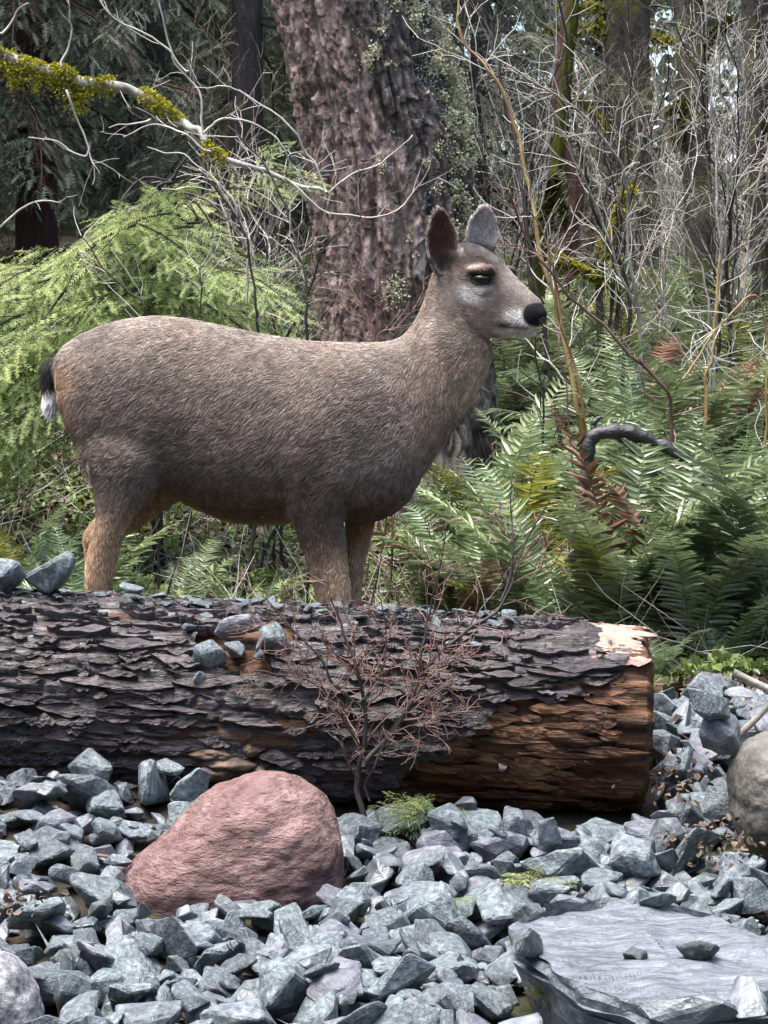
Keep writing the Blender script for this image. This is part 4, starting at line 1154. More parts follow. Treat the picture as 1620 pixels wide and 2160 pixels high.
def bough_mesh(seed, name="bough", L=1.0, droop=.45, sub=11, twl=.085, weep=.3):
    """conifer bough: a drooping axis with side branchlets carrying flat needle twiglets; along +x"""
    rg = np.random.default_rng(seed)
    n = 12; t = np.linspace(0, 1, n)
    ax = np.stack([t * L, .06 * L * np.sin(t * 3 + seed), -droop * L * t ** 2 + .10 * L * t], -1)
    tb = Tubes(); tb.add(ax, .010 * L * (1 - t * .85) + .0008, 5)
    pos, dirs, ups, scs = [], [], [], []
    for k in range(sub * 2):
        s = (k // 2 + .5 + .3 * rg.uniform(-1, 1)) / sub
        s = min(max(s, .08), .98)
        i = min(int(s * (n - 1)), n - 2); f = s * (n - 1) - i
        p = ax[i] * (1 - f) + ax[i + 1] * f; tg = unit(ax[i + 1] - ax[i])
        sg = 1 if k % 2 else -1
        ln = L * (.42 * (1 - s) ** .8 + .08) * rg.uniform(.7, 1.15)
        a = math.radians(rg.uniform(42, 66))
        side = np.array((-tg[1], tg[0], 0)); side = unit(side) * sg
        d = unit(tg * math.cos(a) + side * math.sin(a) + np.array((0, 0, rg.normal() * .15)))
        m = 7; q = np.linspace(0, 1, m)
        br = p + d * (q * ln)[:, None] + np.array((0, 0, -1.)) * (weep * ln * q ** 2)[:, None]
        tb.add(br, .0032 * L * (1 - q * .8) + .0005, 3)
        nt = max(3, int(ln / (twl * .40)))
        for e in range(nt):
            w = (e + .6) / nt; j = min(int(w * (m - 1)), m - 2)
            pp = br[j] + (br[j + 1] - br[j]) * (w * (m - 1) - j); td = unit(br[j + 1] - br[j])
            s2 = 1 if e % 2 else -1
            a2 = math.radians(rg.uniform(28, 58)) if e < nt - 1 else 0
            sd2 = unit(np.cross((0, 0, 1.), td)) * s2
            dd = unit(td * math.cos(a2) + sd2 * math.sin(a2) + np.array((0, 0, -.35 * weep - .25 * rg.random())))
            pos.append(pp); dirs.append(dd); ups.append(unit(np.array((0, 0, 1.)) + .45 * rg.normal(size=3))); scs.append(twl * L * rg.uniform(.8, 1.6) * (1.1 - .4 * w))
    V, F = place(TWV, TWF, pos, frames(np.array(dirs), np.array(ups)), np.array(scs))
    bv, bf = np.concatenate(tb.V), np.concatenate(tb.F)
    midx = np.concatenate([np.zeros(len(F), int), np.ones(len(bf), int)])
    return mk(name, np.vstack([V, bv]), [np.vstack([F, bf + len(V)])], None, False, [M['needle_dark'], M['dark_bark']], midx)
BOUGHS = [bough_mesh(40 + k, droop=.35 + .1 * (k % 3), weep=.35 + .15 * (k % 2)) for k in range(5)]
FLATS = [bough_mesh(80 + k, "spray", droop=.42 + .14 * (k % 3), sub=9, twl=.17, weep=.22) for k in range(5)]
SPRAYS = [bough_mesh(60 + k, "spray", droop=.55 + .14 * (k % 3), sub=8, twl=.15, weep=.6) for k in range(5)]

def set_mat(o, slot, m):
    o.material_slots[slot].link = 'OBJECT'; o.material_slots[slot].material = m

def bough_matrix(p, d, roll, sc):
    d = Vector(d).normalized(); s = Vector((0, 0, 1)).cross(d).normalized(); n = d.cross(s)
    m = Matrix((d, s, n)).transposed().to_4x4()
    return Matrix.Translation(Vector(p)) @ m @ Matrix.Rotation(roll, 4, 'X') @ Matrix.Scale(sc, 4)

def rough_trunk(base, pts, rads, mat, name="trunk", k=40, n=160, amp=.06, vs_=.4):
    """tapered trunk with vertical ridges; pts/rads along its axis"""
    pts = spline(pts, n); rads = np.interp(np.linspace(0, 1, n), np.linspace(0, 1, len(rads)), rads)
    an = np.arange(k) * 2 * math.pi / k
    rd = rads[:, None] * (1 + amp * fbm3(np.stack([np.cos(an)[None] * 4 + 0 * pts[:, :1], np.sin(an)[None] * 4 + 0 * pts[:, :1], pts[:, 2:3] / rads.mean() * vs_ + 0 * an[None]], -1), 4))
    V = np.stack([pts[:, :1] + rd * np.cos(an), pts[:, 1:2] + rd * np.sin(an), pts[:, 2:3] + 0 * rd], -1).reshape(-1, 3) - np.array(base)
    i = np.arange(n - 1)[:, None] * k + np.arange(k)[None]; j = np.arange(n - 1)[:, None] * k + (np.arange(k) + 1)[None] % k
    return mk(name, V, np.stack([i, j, j + k, i + k], -1).reshape(-1, 4), mat, True)

def conifer(name, label, u, Y, wpx, zr, nb, scl, needle, bark, seed, lean=0., fan=(0, 6.283), group=None, top=9.0):
    rg = random.Random(seed)
    x = P(u, 750, Y)[0]; z = float(ground(x, Y))
    t = empty(name, (x, Y, z)); r = wpx / FPX * Y / 2
    tag(t, label, "tree", group)
    pts = [(x - lean * .0, Y, z - .15), (x + lean * 1.0, Y, z + 1.2), (x + lean * 2.5, Y, z + 3), (x + lean * 6, Y, z + top)]
    link("trunk", rough_trunk((x, Y, z), pts, [r * 1.25, r, r * .92, r * .55], bark), t)
    cr = empty("crown"); cr.parent = t
    for k in range(nb):
        h = rg.uniform(*zr); a = rg.uniform(*fan)
        d = Vector((math.cos(a), math.sin(a), rg.uniform(-.35, .1)))
        sc = scl * rg.uniform(.65, 1.25)
        p = (lean * h + math.cos(a) * r * .6, math.sin(a) * r * .6, h)
        o = link("bough", BOUGHS[rg.randrange(5)], cr, mtx=bough_matrix(p, d, rg.gauss(0, .3), sc))
        set_mat(o, 0, needle); set_mat(o, 1, bark)
    return t

# ---------------------------------------------------------------- the big fir trunk
FY = 8.7
def fir():
    fb = P(800, 750, FY); gz_ = float(ground(fb[0] + .05, FY))
    nz = 660
    ax_uv = [(870, 1200), (850, 900), (842, 700), (828, 430), (795, 230), (746, 0), (690, -260), (640, -520), (590, -800)]
    ax = spline([P(u, v, FY) for u, v in ax_uv], 2000)
    ax = ax[np.concatenate([np.linspace(0, 420, 60), np.linspace(424, 1420, 560), np.linspace(1430, 1999, 40)]).astype(int)]
    hz = ax[:, 2]
    rad = np.interp(hz, [hz[0], hz[0] + .5, hz[0] + 1.0, hz[0] + 1.8, hz[-1]], [.43, .37, .335, .325, .30])
    an = np.concatenate([np.linspace(0, 1.3, 24, endpoint=False), np.linspace(1.3, 4.98, 300, endpoint=False), np.linspace(4.98, 2 * math.pi, 24, endpoint=False)]); na = len(an)        # 0 = towards the back
    Zm, Am = np.meshgrid(hz, an, indexing='ij')
    RX = .33
    sx = Am * RX
    wx = .05 * fbm3(np.stack([sx * 6, Zm * 2.5, Zm * 0], -1), 3)
    f1, f2, cr = vor2((sx + wx) * 15, (Zm + wx) * 2.6)
    g1, g2, gr = vor2((sx + wx * 1.2) * 40 + 7, (Zm + wx * 2) * 22 + 3)
    deep = sstep(3.0, 3.5, Am)        # the right-hand side is the more furrowed, greyer side
    w2 = .30 * fbm3(np.stack([sx * 9, Zm * 3, Zm * 0 + 2], -1), 3)
    def crack(fx, fz, w, sd_): return sstep(.0, w, np.abs(vn3(np.stack([sx * fx + w2 * 1.2 + sd_, Zm * fz + w2 + sd_ * 2, Zm * 0 + sd_], -1))))
    big = crack(12, .75, .36, 1.); mid = crack(27, 2.3, .30, 5.); small = crack(58, 10, .32, 9.)
    d = (.030 + .018 * deep) * big + .022 * mid * (.4 + .6 * cr) + .009 * small * (.3 + .7 * gr) + .008 * gr * mid + .005 * fbm3(np.stack([sx * 60, Zm * 30, Zm * 0], -1), 3)
    rr = rad[:, None] + d - .045
    V = np.stack([ax[:, 0:1] - rr * np.sin(Am), ax[:, 1:2] + rr * np.cos(Am), Zm + 0 * rr], -1)
    base = np.array((float(ax[0, 0]), FY, gz_))
    i = np.arange(nz - 1)[:, None] * na + np.arange(na)[None]; j = np.arange(nz - 1)[:, None] * na + (np.arange(na) + 1)[None] % na
    me = mk("bark", V.reshape(-1, 3) - base, np.stack([i, j, j + na, i + na], -1).reshape(-1, 4), M['fir_bark'], True)
    # two bark colours: red-brown, and a darker grey right-hand face
    side = sstep(-.10, .16, -np.sin(Am) + .22 * fbm3(np.stack([sx * 7, Zm * 2.0, Zm * 0 + 3], -1), 4))
    red = np.array((.98, .90, .87)); grey = np.array((.52, .56, .55))
    c = red * (1 - side[..., None]) + grey * side[..., None]
    c = c * (.72 + .5 * cr[..., None]) * (.9 + .25 * gr[..., None])
    ca = me.color_attributes.new("tint", 'FLOAT_COLOR', 'POINT')
    ca.data.foreach_set("color", np.concatenate([c, np.ones(c.shape[:2] + (1,))], -1).astype(np.float32).ravel())
    t = empty("fir_tree", tuple(base)); tag(t, "massive old fir trunk with furrowed red-brown bark behind the deer", "tree")
    link("bark", me, t)
    return t, ax, rad, base
FIR, FAX, FRAD, FBASE = fir()
def leaflets(n, centre_fn, size, seed, flat=False):
    """many small random leaf-sized faces; centre_fn(rng, n) -> (n,3) positions, (n,3) normals"""
    rg = np.random.default_rng(seed)
    p, nn = centre_fn(rg, n)
    d = unit(rg.normal(size=(n, 3))); 
    up = unit(nn + .7 * rg.normal(size=(n, 3)))
    LV = np.array(((0, 0, 0), (.32, -.34, .14), (.78, -.26, .10), (1, 0, -.12), (.72, .30, .16), (.35, .38, .10)), float); LF = np.array(((0, 1, 2, 3), (0, 3, 4, 5)))
    return place(LV, LF, p, frames(d, up), size * rg.uniform(.5, 1.5, n))
def fir_lichen(rg, n):
    # tufts clustered on the right-hand face
    m = 130
    k = rg.integers(90, 610, m)
    a = rg.normal(4.2, .30, m); a = np.where(rg.random(m) < .22, rg.uniform(3.0, 4.6, m), a)
    c = np.stack([FAX[k, 0] - np.sin(a) * (FRAD[k] + .0), FAX[k, 1] + np.cos(a) * FRAD[k], FAX[k, 2]], -1)
    nr = np.stack([-np.sin(a), np.cos(a), 0 * a], -1)
    sz = np.clip(rg.gamma(1.6, .009, m), .005, .03)
    i = rg.choice(m, n, p=(sz ** 1.5) / (sz ** 1.5).sum())
    return c[i] + nr[i] * rg.uniform(-.01, .035, (n, 1)) + rg.normal(size=(n, 3)) * sz[i][:, None] * np.array((.7, .4, 1.1)) - FBASE, nr[i]
V, F = leaflets(14000, fir_lichen, .0095, 3)
tag(link("lichen", mk("lichen", V, F, M['lichen']), FIR), kind="stuff")
def fir_grey(rg, n):
    k = rg.integers(60, 610, n); a = rg.uniform(3.05, 4.7, n)
    nr = np.stack([-np.sin(a), np.cos(a), 0 * a], -1)
    p = FAX[k] + nr * (FRAD[k] - .005)[:, None] + rg.normal(size=(n, 3)) * .006
    w = fbm3(p * 9, 3) > .1
    p[~w] += nr[~w] * -.15
    return p - FBASE, nr
V, F = leaflets(9000, fir_grey, .007, 4)
tag(link("lichen", mk("lichen", V, F, M['lichen_grey']), FIR), kind="stuff")

# ---------------------------------------------------------------- conifers behind
conifer("cedar_tree", "dark red-barked cedar with drooping grey-green boughs beyond the hemlock", 82, 13.5, 78, (1.0, 6.5), 64, 1.25, M['needle_dark'], M['red_bark'], 1)
conifer("hemlock_tree", "slim dark conifer trunk between the cedar and the massive fir", 525, 11.8, 66, (1.3, 6.0), 40, 1.0, M['needle_dark'], M['dark_bark'], 2)
conifer("cedar_tree", "shadowed cedar far behind the slim dark conifer", 300, 17.0, 110, (.5, 7.5), 74, 1.7, M['needle_dark'], M['dark_bark'], 3)
conifer("hemlock_tree", "olive-green weeping conifer beside the fir's lichened side", 1010, 13.0, 40, (.7, 5.5), 58, .95, M['needle_olive'], M['dark_bark'], 4)
conifer("cedar_tree", "dark conifer deep in the wood behind the weeping conifer", 900, 19.0, 90, (.0, 8), 70, 1.7, M['needle_dark'], M['dark_bark'], 5)
conifer("cedar_tree", "far dark conifer behind the dead mossy trunk", 1300, 21.0, 100, (-.2, 8.0), 36, 1.8, M['needle_olive'], M['dark_bark'], 6)
conifer("cedar_tree", "far dark conifer behind the mossy-stubbed trunk", 1600, 18.0, 90, (-.2, 7.5), 34, 1.6, M['needle_olive'], M['dark_bark'], 7)
conifer("hemlock_tree", "thin dark conifer behind the cedar's left boughs", -60, 16.0, 70, (.5, 7), 60, 1.5, M['needle_dark'], M['dark_bark'], 8)

conifer("cedar_tree", "cedar standing beyond the maple limb outside the left edge", -560, 11.5, 80, (.3, 6.5), 60, 1.3, M['needle_dark'], M['red_bark'], 9)
conifer("cedar_tree", "cedar standing left of the thin dark conifer behind the maple", -1000, 10.0, 80, (.3, 6.5), 60, 1.3, M['needle_dark'], M['dark_bark'], 10)
conifer("hemlock_tree", "conifer standing beyond the wood's right edge", 2050, 12.5, 80, (.3, 6.5), 56, 1.3, M['needle_olive'], M['dark_bark'], 11)
# ---- the bright young hemlock on the left
hemy = empty("young_hemlock", tuple(np.array((P(330, 750, 7.7)[0], 7.7, float(ground(-.82, 7.7))))))
tag(hemy, "bright green young hemlock with feathery drooping sprays behind the deer's rump", "tree")
hb0 = np.array(hemy.location)
tb = Tubes(); hp = spline([hb0 + (0, 0, -.1), P(330, 700, 7.7), P(345, 500, 7.7), P(365, 380, 7.7), P(395, 330, 7.7)], 24)
tb.add(hp - hb0, np.linspace(.022, .003, 24), 7); link("trunk", tb.mesh("trunk", M["dark_bark"]), hemy)
rh = random.Random(31)
hc_ = empty("crown"); hc_.parent = hemy
spots = []
for k in range(22):      # low sprays by the deer's rump
    spots.append((rh.uniform(-40, 150), rh.uniform(640, 900), rh.uniform(7.0, 7.5)))
for k in range(84):      # the mound's outline, from its top left-hand arc down to the ferns
    uu = rh.uniform(-30, 560); topv = np.interp(uu, [-30, 60, 130, 200, 260, 330, 400, 470, 560], [600, 520, 470, 425, 390, 350, 370, 400, 470])
    vv = rh.triangular(topv, min(topv + 420, 900), topv + 60)
    spots.append((uu, vv, rh.uniform(7.15, 7.95)))
for uu, vv, Yk in spots:
    p = P(uu, vv, Yk)
    side = 1 if uu > 330 else -1
    d = Vector((side * rh.uniform(.25, 1.0), rh.uniform(-.8, .1), rh.uniform(-.35, .05)))
    sc = rh.uniform(.34, .60)
    start = Vector(p) - d.normalized() * sc * .5 - Vector(hb0)
    o = link("spray", FLATS[rh.randrange(5)], hc_, mtx=bough_matrix(start, d, rh.gauss(0, .25), sc))
    set_mat(o, 0, M['needle_bright']); set_mat(o, 1, M['dark_bark'])
for (a, b, Yk, sc) in (((520, 350), (665, 385), 7.5, .27), ((560, 395), (640, 400), 7.5, .16), ((470, 390), (560, 415), 7.4, .22), ((540, 325), (585, 320), 7.5, .12)):   # the spray reaching over the fir
    p0, p1 = P(*a, Yk), P(*b, Yk)
    o = link("spray", FLATS[0], hc_, mtx=bough_matrix(p0 - hb0, (p1 - p0) + np.array((0, -.03, .03)), .9, sc))
    set_mat(o, 0, M['needle_bright']); set_mat(o, 1, M['dark_bark'])
# limbs that carry the sprays
tb = Tubes()
for k in range(24):
    uu, vv, Yk = rh.choice(spots); q = hp[rh.randrange(6, 20)]; e = P(uu, vv, Yk)
    tb.add(spline([q, (q + e) / 2 + (0, 0, .08), e], 8) - hb0, np.linspace(.006, .002, 8), 4)
link("limbs", tb.mesh("limbs", M["dark_bark"]), hemy)

# ---------------------------------------------------------------- mossy dead trunks on the right
def moss_mesh(paths, n, size, spread, hang, seed, top=.4):
    """moss leaflets round branch paths: list of (pts, radius)"""
    rgp = np.random.default_rng(seed)
    segs = []
    for pts, r in paths:
        pts = np.asarray(pts); 
        for a, b in zip(pts[:-1], pts[1:]): segs.append((a, b, r))
    ln = np.array([np.linalg.norm(b - a) * (r + .01) for a, b, r in segs])
    def fn(rg, n):
        i = rg.choice(len(segs), n, p=ln / ln.sum()); f = rg.random((n, 1))
        A_ = np.array([s_[0] for s_ in segs])[i]; B_ = np.array([s_[1] for s_ in segs])[i]; r = np.array([s_[2] for s_ in segs])[i][:, None]
        nr = unit(rg.normal(size=(n, 3)) + np.array((0, 0, top)))
        q0 = A_ * (1 - f) + B_ * f
        clump = np.clip(fbm3(q0 * 15 + seed, 3) + .35, 0, 1.5)[:, None]
        p = q0 + nr * (r * (.6 + .5 * clump) + spread * (.15 + 1.2 * clump) * rg.random((n, 1)) ** 1.5)
        tuft = np.clip(fbm3(q0 * 38 + seed, 2) * 1.6, 0, 1.3)[:, None]
        p[:, 2:3] -= hang * rg.random((n, 1)) ** 1.5 * tuft * (rg.random((n, 1)) < .6)
        return p, nr
    return leaflets(n, fn, size, seed)
def snag(name, label, path_uv, Y, wpx0, wpx1, mat, seed, stubs=(), moss_n=0, moss_m=None):
    pts = [P(u, v, Y) for u, v in path_uv]
    g = float(ground(pts[0][0], Y)); pts[0][2] = g - .1
    b = np.array((pts[0][0], Y, g)); t = empty(name, tuple(b)); tag(t, label, "tree")
    link("trunk", rough_trunk(b, pts, [wpx0 / FPX * Y / 2, wpx1 / FPX * Y / 2], mat, k=36, n=140, amp=.16), t)
    paths = []
    for (su, sv), (eu, ev), wp in stubs:
        a, e = P(su, sv, Y), P(eu, ev, Y - .12 * R.random()); mid = (a + e) / 2 + np.array((0, 0, .02))
        pl = spline([a, mid, e], 8); tb = Tubes(); tb.add(pl - b, np.linspace(wp, wp * .45, 8) / FPX * Y / 2, 6)
        link("branch", tb.mesh("branch", mat), t); paths.append((pl, wp / FPX * Y / 3))
    if moss_n and paths:
        V, F = moss_mesh(paths, moss_n, .022, .022, .10, seed)
        tag(link("moss", mk("moss", V - b, F, moss_m or M['moss']), t), kind="stuff")
    return t
snag("dead_tree", "broad dark dead trunk with mossy horizontal branch stubs", [(1330, 900), (1345, 560), (1330, 250), (1320, -60), (1310, -400)], 13.0, 100, 84, M['mossy_bark'], 1,
     [((1330, 60), (1120, 80), 20), ((1330, 30), (1180, 18), 16), ((1300, 78), (1150, 62), 14), ((1320, 330), (1210, 195), 12), ((1310, 500), (1240, 570), 14), ((1340, 80), (1440, 95), 14)], 5200, M['moss'])
snag("moss_hung_tree", "dark trunk with hanging clumps of moss on its stubs", [(1490, 900), (1480, 560), (1465, 250), (1450, -50), (1440, -400)], 11.5, 62, 52, M['mossy_bark'], 2,
     [((1470, 230), (1412, 235), 22), ((1468, 265), (1422, 275), 16), ((1462, 150), (1440, 60), 12), ((1475, 110), (1540, 40), 10)], 4200, M['moss_dark'])
snag("leaning_tree", "slender reddish leaning trunk with a mossy foot between bare stems", [(1190, 700), (1200, 520), (1215, 400), (1180, 250), (1195, 60), (1230, -200)], 10.8, 36, 24, M['red_bark'], 3,
     [((1200, 470), (1160, 380), 10)], 500, M['moss_dark'])
snag("mossy_sapling", "mossy green sapling trunk leaning beside the slender reddish trunk", [(1120, 720), (1140, 520), (1165, 430), (1172, 370), (1185, 250), (1205, 60), (1230, -200)], 10.2, 34, 22, M['moss_dark'], 4,
     [((1140, 500), (1170, 375), 22), ((1150, 490), (1115, 520), 8)], 2600, M['moss_dark'])
snag("mossy_sapling", "bright-mossed arching limb near the foot of the dead trunk", [(1275, 640), (1262, 575), (1245, 548), (1205, 538), (1160, 545)], 9.8, 16, 13, M['mossy_bark'], 5,
     [((1275, 600), (1160, 545), 14), ((1262, 580), (1300, 470), 14), ((1300, 470), (1330, 400), 10)], 2600, M['moss'])
snag("dead_tree", "thin dark trunk at the wood's edge beside the mossy-stubbed trunk", [(1605, 900), (1600, 500), (1590, 200), (1575, -100), (1570, -400)], 12.5, 34, 30, M['mossy_bark'], 6, [((1598, 300), (1640, 200), 9)], 300, M['moss_dark'])
# ---------------------------------------------------------------- bare shrubs
def twigs_off(tb, pts, r0, r1, depth, rg, dens, ln, up=.35, spread=1.0):
    """grow side twigs off a polyline"""
    n = len(pts)
    tot = np.linalg.norm(np.diff(pts, axis=0), axis=1).sum()
    for _ in range(max(1, int(tot * dens))):
        f = rg.uniform(.18, .98); i = min(int(f * (n - 1)), n - 2)
        p = pts[i] + (pts[i + 1] - pts[i]) * (f * (n - 1) - i); d = unit(pts[i + 1] - pts[i])
        side = unit(np.cross(d, np.array([rg.gauss(0, 1) for _ in range(3)])))
        a = rg.uniform(.5, 1.1) * spread
        dd = unit(d * math.cos(a) + side * math.sin(a) + np.array((0, 0, up * rg.random())))
        L = ln * rg.uniform(.4, 1.2) * (1.1 - .5 * f)
        m = max(4, int(L / .035)); q = [p]
        for k in range(m):
            dd = unit(dd + np.array([rg.gauss(0, .17), rg.gauss(0, .17), rg.gauss(0, .17) + .05 * up]))
            q.append(q[-1] + dd * L / m)
        q = np.array(q)
        rr = max(r1, (r0 + (r1 - r0) * f) * .55)
        tb.add(q, np.linspace(rr, max(r1 * .6, .0006), len(q)), 4 if rr > .002 else 3)
        if depth > 1:
            twigs_off(tb, q, rr, r1, depth - 1, rg, dens * 1.25, ln * .5, up, spread)
def shrub(name, label, stems, mat, seed, dens=9, ln=.35, depth=2, rmin=.0009, twig_mat=None, cat="shrub", group=None, foot=True, base=None, up=.35):
    """stems: list of (uv path, Y start, Y end, r0, r1)"""
    rg = random.Random(seed)
    first = P(*stems[0][0][0], stems[0][1])
    b = np.array((first[0], first[1], float(ground(first[0], first[1])))) if base is None else np.array(base)
    t = empty(name, tuple(b)); tag(t, label, cat, group)
    for uv, Y0, Y1, r0, r1 in stems:
        k = len(uv)
        pts = [P(u, v, Y0 + (Y1 - Y0) * i / max(1, k - 1)) for i, (u, v) in enumerate(uv)]
        if foot:      # carry the stem down to the ground
            g = float(ground(pts[0][0], pts[0][1]))
            if pts[0][2] > g: h_ = pts[0][2] - g; pts = [np.array((pts[0][0] + rg.uniform(-.15, .15), pts[0][1] + .05, g - .03)), np.array((pts[0][0] + rg.uniform(-.06, .06), pts[0][1], g + h_ * .5))] + pts
        pl = spline(pts, max(10, 6 * len(pts)))
        pl[1:-1] += .016 * np.stack([fbm3(pl[1:-1] * 7 + seed + q_, 3) for q_ in (0, 5, 9)], -1)
        tb = Tubes(); tb.add(pl - b, np.linspace(r0, r1, len(pl)), 7)
        st = link("stem", tb.mesh("stem", mat), t)
        if dens:
            tw = Tubes(); twigs_off(tw, pl - b, r0, max(r1, rmin) * .8 if r1 < .003 else .0016, depth, rg, dens, ln, up)
            tag(link("twigs", tw.mesh("twigs", twig_mat or mat), st), kind="stuff")
    return t
Y_, TN, DK, PL, RD = 9.0, M['twig_tan'], M['twig_dark'], M['twig_pale'], M['twig_red']
shrub("bare_shrub", "tan-stemmed bare shrub rising behind the deer's muzzle", [([(1225, 880), (1190, 700), (1150, 560), (1130, 470), (1100, 330), (1072, 215), (1010, 130), (965, 40), (975, -60)], 7.6, 8.0, .013, .004), ([(1235, 860), (1180, 640), (1145, 500), (1110, 440)], 7.6, 7.5, .007, .003)], TN, 104, 8, .38, twig_mat=PL)
shrub("bare_shrub", "tall dark bare stem crossing in front of the fir's lichened side", [([(1160, 800), (1110, 470), (1090, 330), (1062, 210), (1045, 100), (1010, -30)], 8.1, 8.3, .010, .005), ([(1130, 700), (1110, 560), (1108, 470)], 7.2, 7.2, .004, .003)], DK, 2, 7, .4, twig_mat=DK)
shrub("bare_shrub", "leafless shrub with a long pale lichened branch slanting over the deer's head", [([(1350, 760), (1330, 560), (1318, 380), (1290, 320), (1250, 262), (1190, 212), (1120, 168), (1028, 108)], 8.6, 8.2, .008, .004), ([(1345, 700), (1300, 560), (1250, 420), (1200, 310), (1160, 225), (1120, 150)], 8.6, 8.4, .007, .003)], M['lichen_bark'], 3, 11, .40, twig_mat=PL)
shrub("bare_shrub", "dark slanting stem running down behind the pale lichened branch", [([(1330, 620), (1265, 470), (1225, 330), (1195, 180), (1190, 60), (1165, -60)], 8.9, 8.6, .010, .004)], DK, 4, 8, .4, twig_mat=PL)
shrub("bare_shrub", "reddish bare stems leaning down right of the deer's nose", [([(1420, 900), (1380, 800), (1290, 715), (1190, 610), (1120, 520), (1085, 450), (1075, 410)], 7.0, 6.8, .008, .0025), ([(1170, 590), (1120, 530), (1060, 515)], 6.85, 6.8, .003, .0015)], RD, 5, 9, .18, twig_mat=RD, foot=True)
shrub("bare_shrub", "slim pale bare stems rising beside the mossy-stubbed trunk", [([(1495, 900), (1510, 720), (1518, 560), (1512, 380), (1505, 200), (1515, 60), (1500, -60)], 8.8, 9.0, .008, .004), ([(1500, 850), (1530, 460), (1560, 330), (1620, 230), (1660, 150)], 8.8, 8.6, .006, .003), ([(1490, 860), (1490, 620), (1420, 420), (1370, 310), (1350, 250)], 8.8, 8.7, .006, .003)], M['lichen_bark'], 6, 11, .40, twig_mat=PL)
shrub("bare_shrub", "orange-stemmed thin shrub among the ferns under the pale stems", [([(1485, 870), (1500, 760), (1515, 640), (1520, 540)], 7.8, 7.9, .010, .004), ([(1600, 640), (1520, 690), (1440, 800)], 7.6, 7.4, .005, .003)], TN, 7, 8, .3, twig_mat=PL)
rs = random.Random(77)
for k, (u, v, Y, kind, n, lab) in enumerate((
        (1090, 760, 11.5, PL, 5, "pale twiggy thicket shrub behind the tan-stemmed shrub"), (1240, 720, 11.0, PL, 5, "dense pale thicket shrub at the foot of the dead trunk"),
        (1400, 700, 10.5, PL, 5, "pale twiggy shrub between the dead and the mossy-stubbed trunks"), (1560, 720, 10.0, PL, 5, "tall pale shrub at the wood's right edge"),
        (1180, 680, 13.0, PL, 6, "far grey thicket shrub behind the slender reddish trunk"), (1440, 640, 13.5, PL, 6, "far grey thicket shrub behind the mossy-stubbed trunk"),
        (1620, 640, 12.8, PL, 6, "far grey thicket shrub beside the thin dark trunk"), (1060, 700, 9.6, DK, 4, "dark-stemmed shrub behind the deer's ears"),
        (1300, 640, 9.4, DK, 4, "dark-stemmed shrub below the arching mossy limb"), (560, 700, 8.1, PL, 5, "pale twiggy shrub between the young hemlock and the fir"),
        (600, 740, 7.6, DK, 3, "dark thin-stemmed shrub at the fir's foot"), (1540, 500, 9.2, DK, 4, "dark thin-stemmed shrub among the pale stems on the right"),
        (1130, 640, 12.2, PL, 6, "grey shrub behind the mossy sapling's foot"), (1350, 620, 11.8, PL, 6, "grey shrub close before the dead tree"), (1490, 660, 12.4, PL, 6, "grey shrub behind the moss-hung tree's foot"),
        (1600, 560, 14.5, PL, 7, "farthest grey shrub beside the thin dark tree"), (1250, 560, 15.0, PL, 7, "farthest grey shrub behind the dead tree"), (1040, 560, 14.0, PL, 6, "farthest grey shrub under the weeping conifer"), (1420, 560, 15.5, PL, 7, "farthest grey shrub between the two mossy trees"),
        (450, 560, 10.5, M["twig_brown"], 3, "thin grey shrub beside the slim dark conifer"))):
    st = []
    for q in range(n):
        du = rs.uniform(-130, 130); hgt = rs.uniform(420, 760) if Y > 9 else rs.uniform(260, 420)
        st.append(([(u + rs.uniform(-15, 15), v), (u + du * .35 + rs.uniform(-20, 20), v - hgt * .4), (u + du * .8 + rs.uniform(-30, 30), v - hgt * .75), (u + du * 1.2, v - hgt)], Y, Y + rs.uniform(-.5, .5), rs.uniform(.005, .008), .0018))
    kind = M['twig_brown'] if (kind is PL and k % 3 == 1) else kind
    shrub("bare_shrub", lab, st, kind, 40 + k, 10, .42, 2, twig_mat=kind)
# shrub stems over the deer's back, in front of the fir
shrub("bare_shrub", "small red-twigged shrub rising over the deer's withers against the fir", [([(805, 760), (790, 680), (795, 630), (800, 590)], 6.7, 6.7, .004, .0015), ([(800, 740), (760, 640), (757, 520), (756, 400), (752, 330)], 6.9, 7.0, .004, .0015), ([(800, 740), (840, 690), (880, 640), (910, 590)], 6.6, 6.6, .003, .0015), ([(800, 730), (740, 660), (700, 620)], 6.7, 6.7, .003, .0012)], M['twig_red'], 60, 14, .16, 2, twig_mat=M['twig_red'])
shrub("bare_shrub", "black-stemmed leaning bush between the young hemlock and the fir", [([(640, 760), (650, 600), (610, 470), (575, 380), (540, 330), (480, 265)], 7.0, 7.1, .006, .003), ([(545, 760), (545, 640), (520, 500), (470, 420), (420, 360)], 7.0, 7.0, .006, .003), ([(405, 720), (425, 610), (430, 560)], 6.9, 6.9, .004, .002), ([(310, 690), (255, 610), (200, 545), (160, 490)], 6.9, 6.9, .005, .002)], DK, 61, 7, .26, 2, twig_mat=PL)
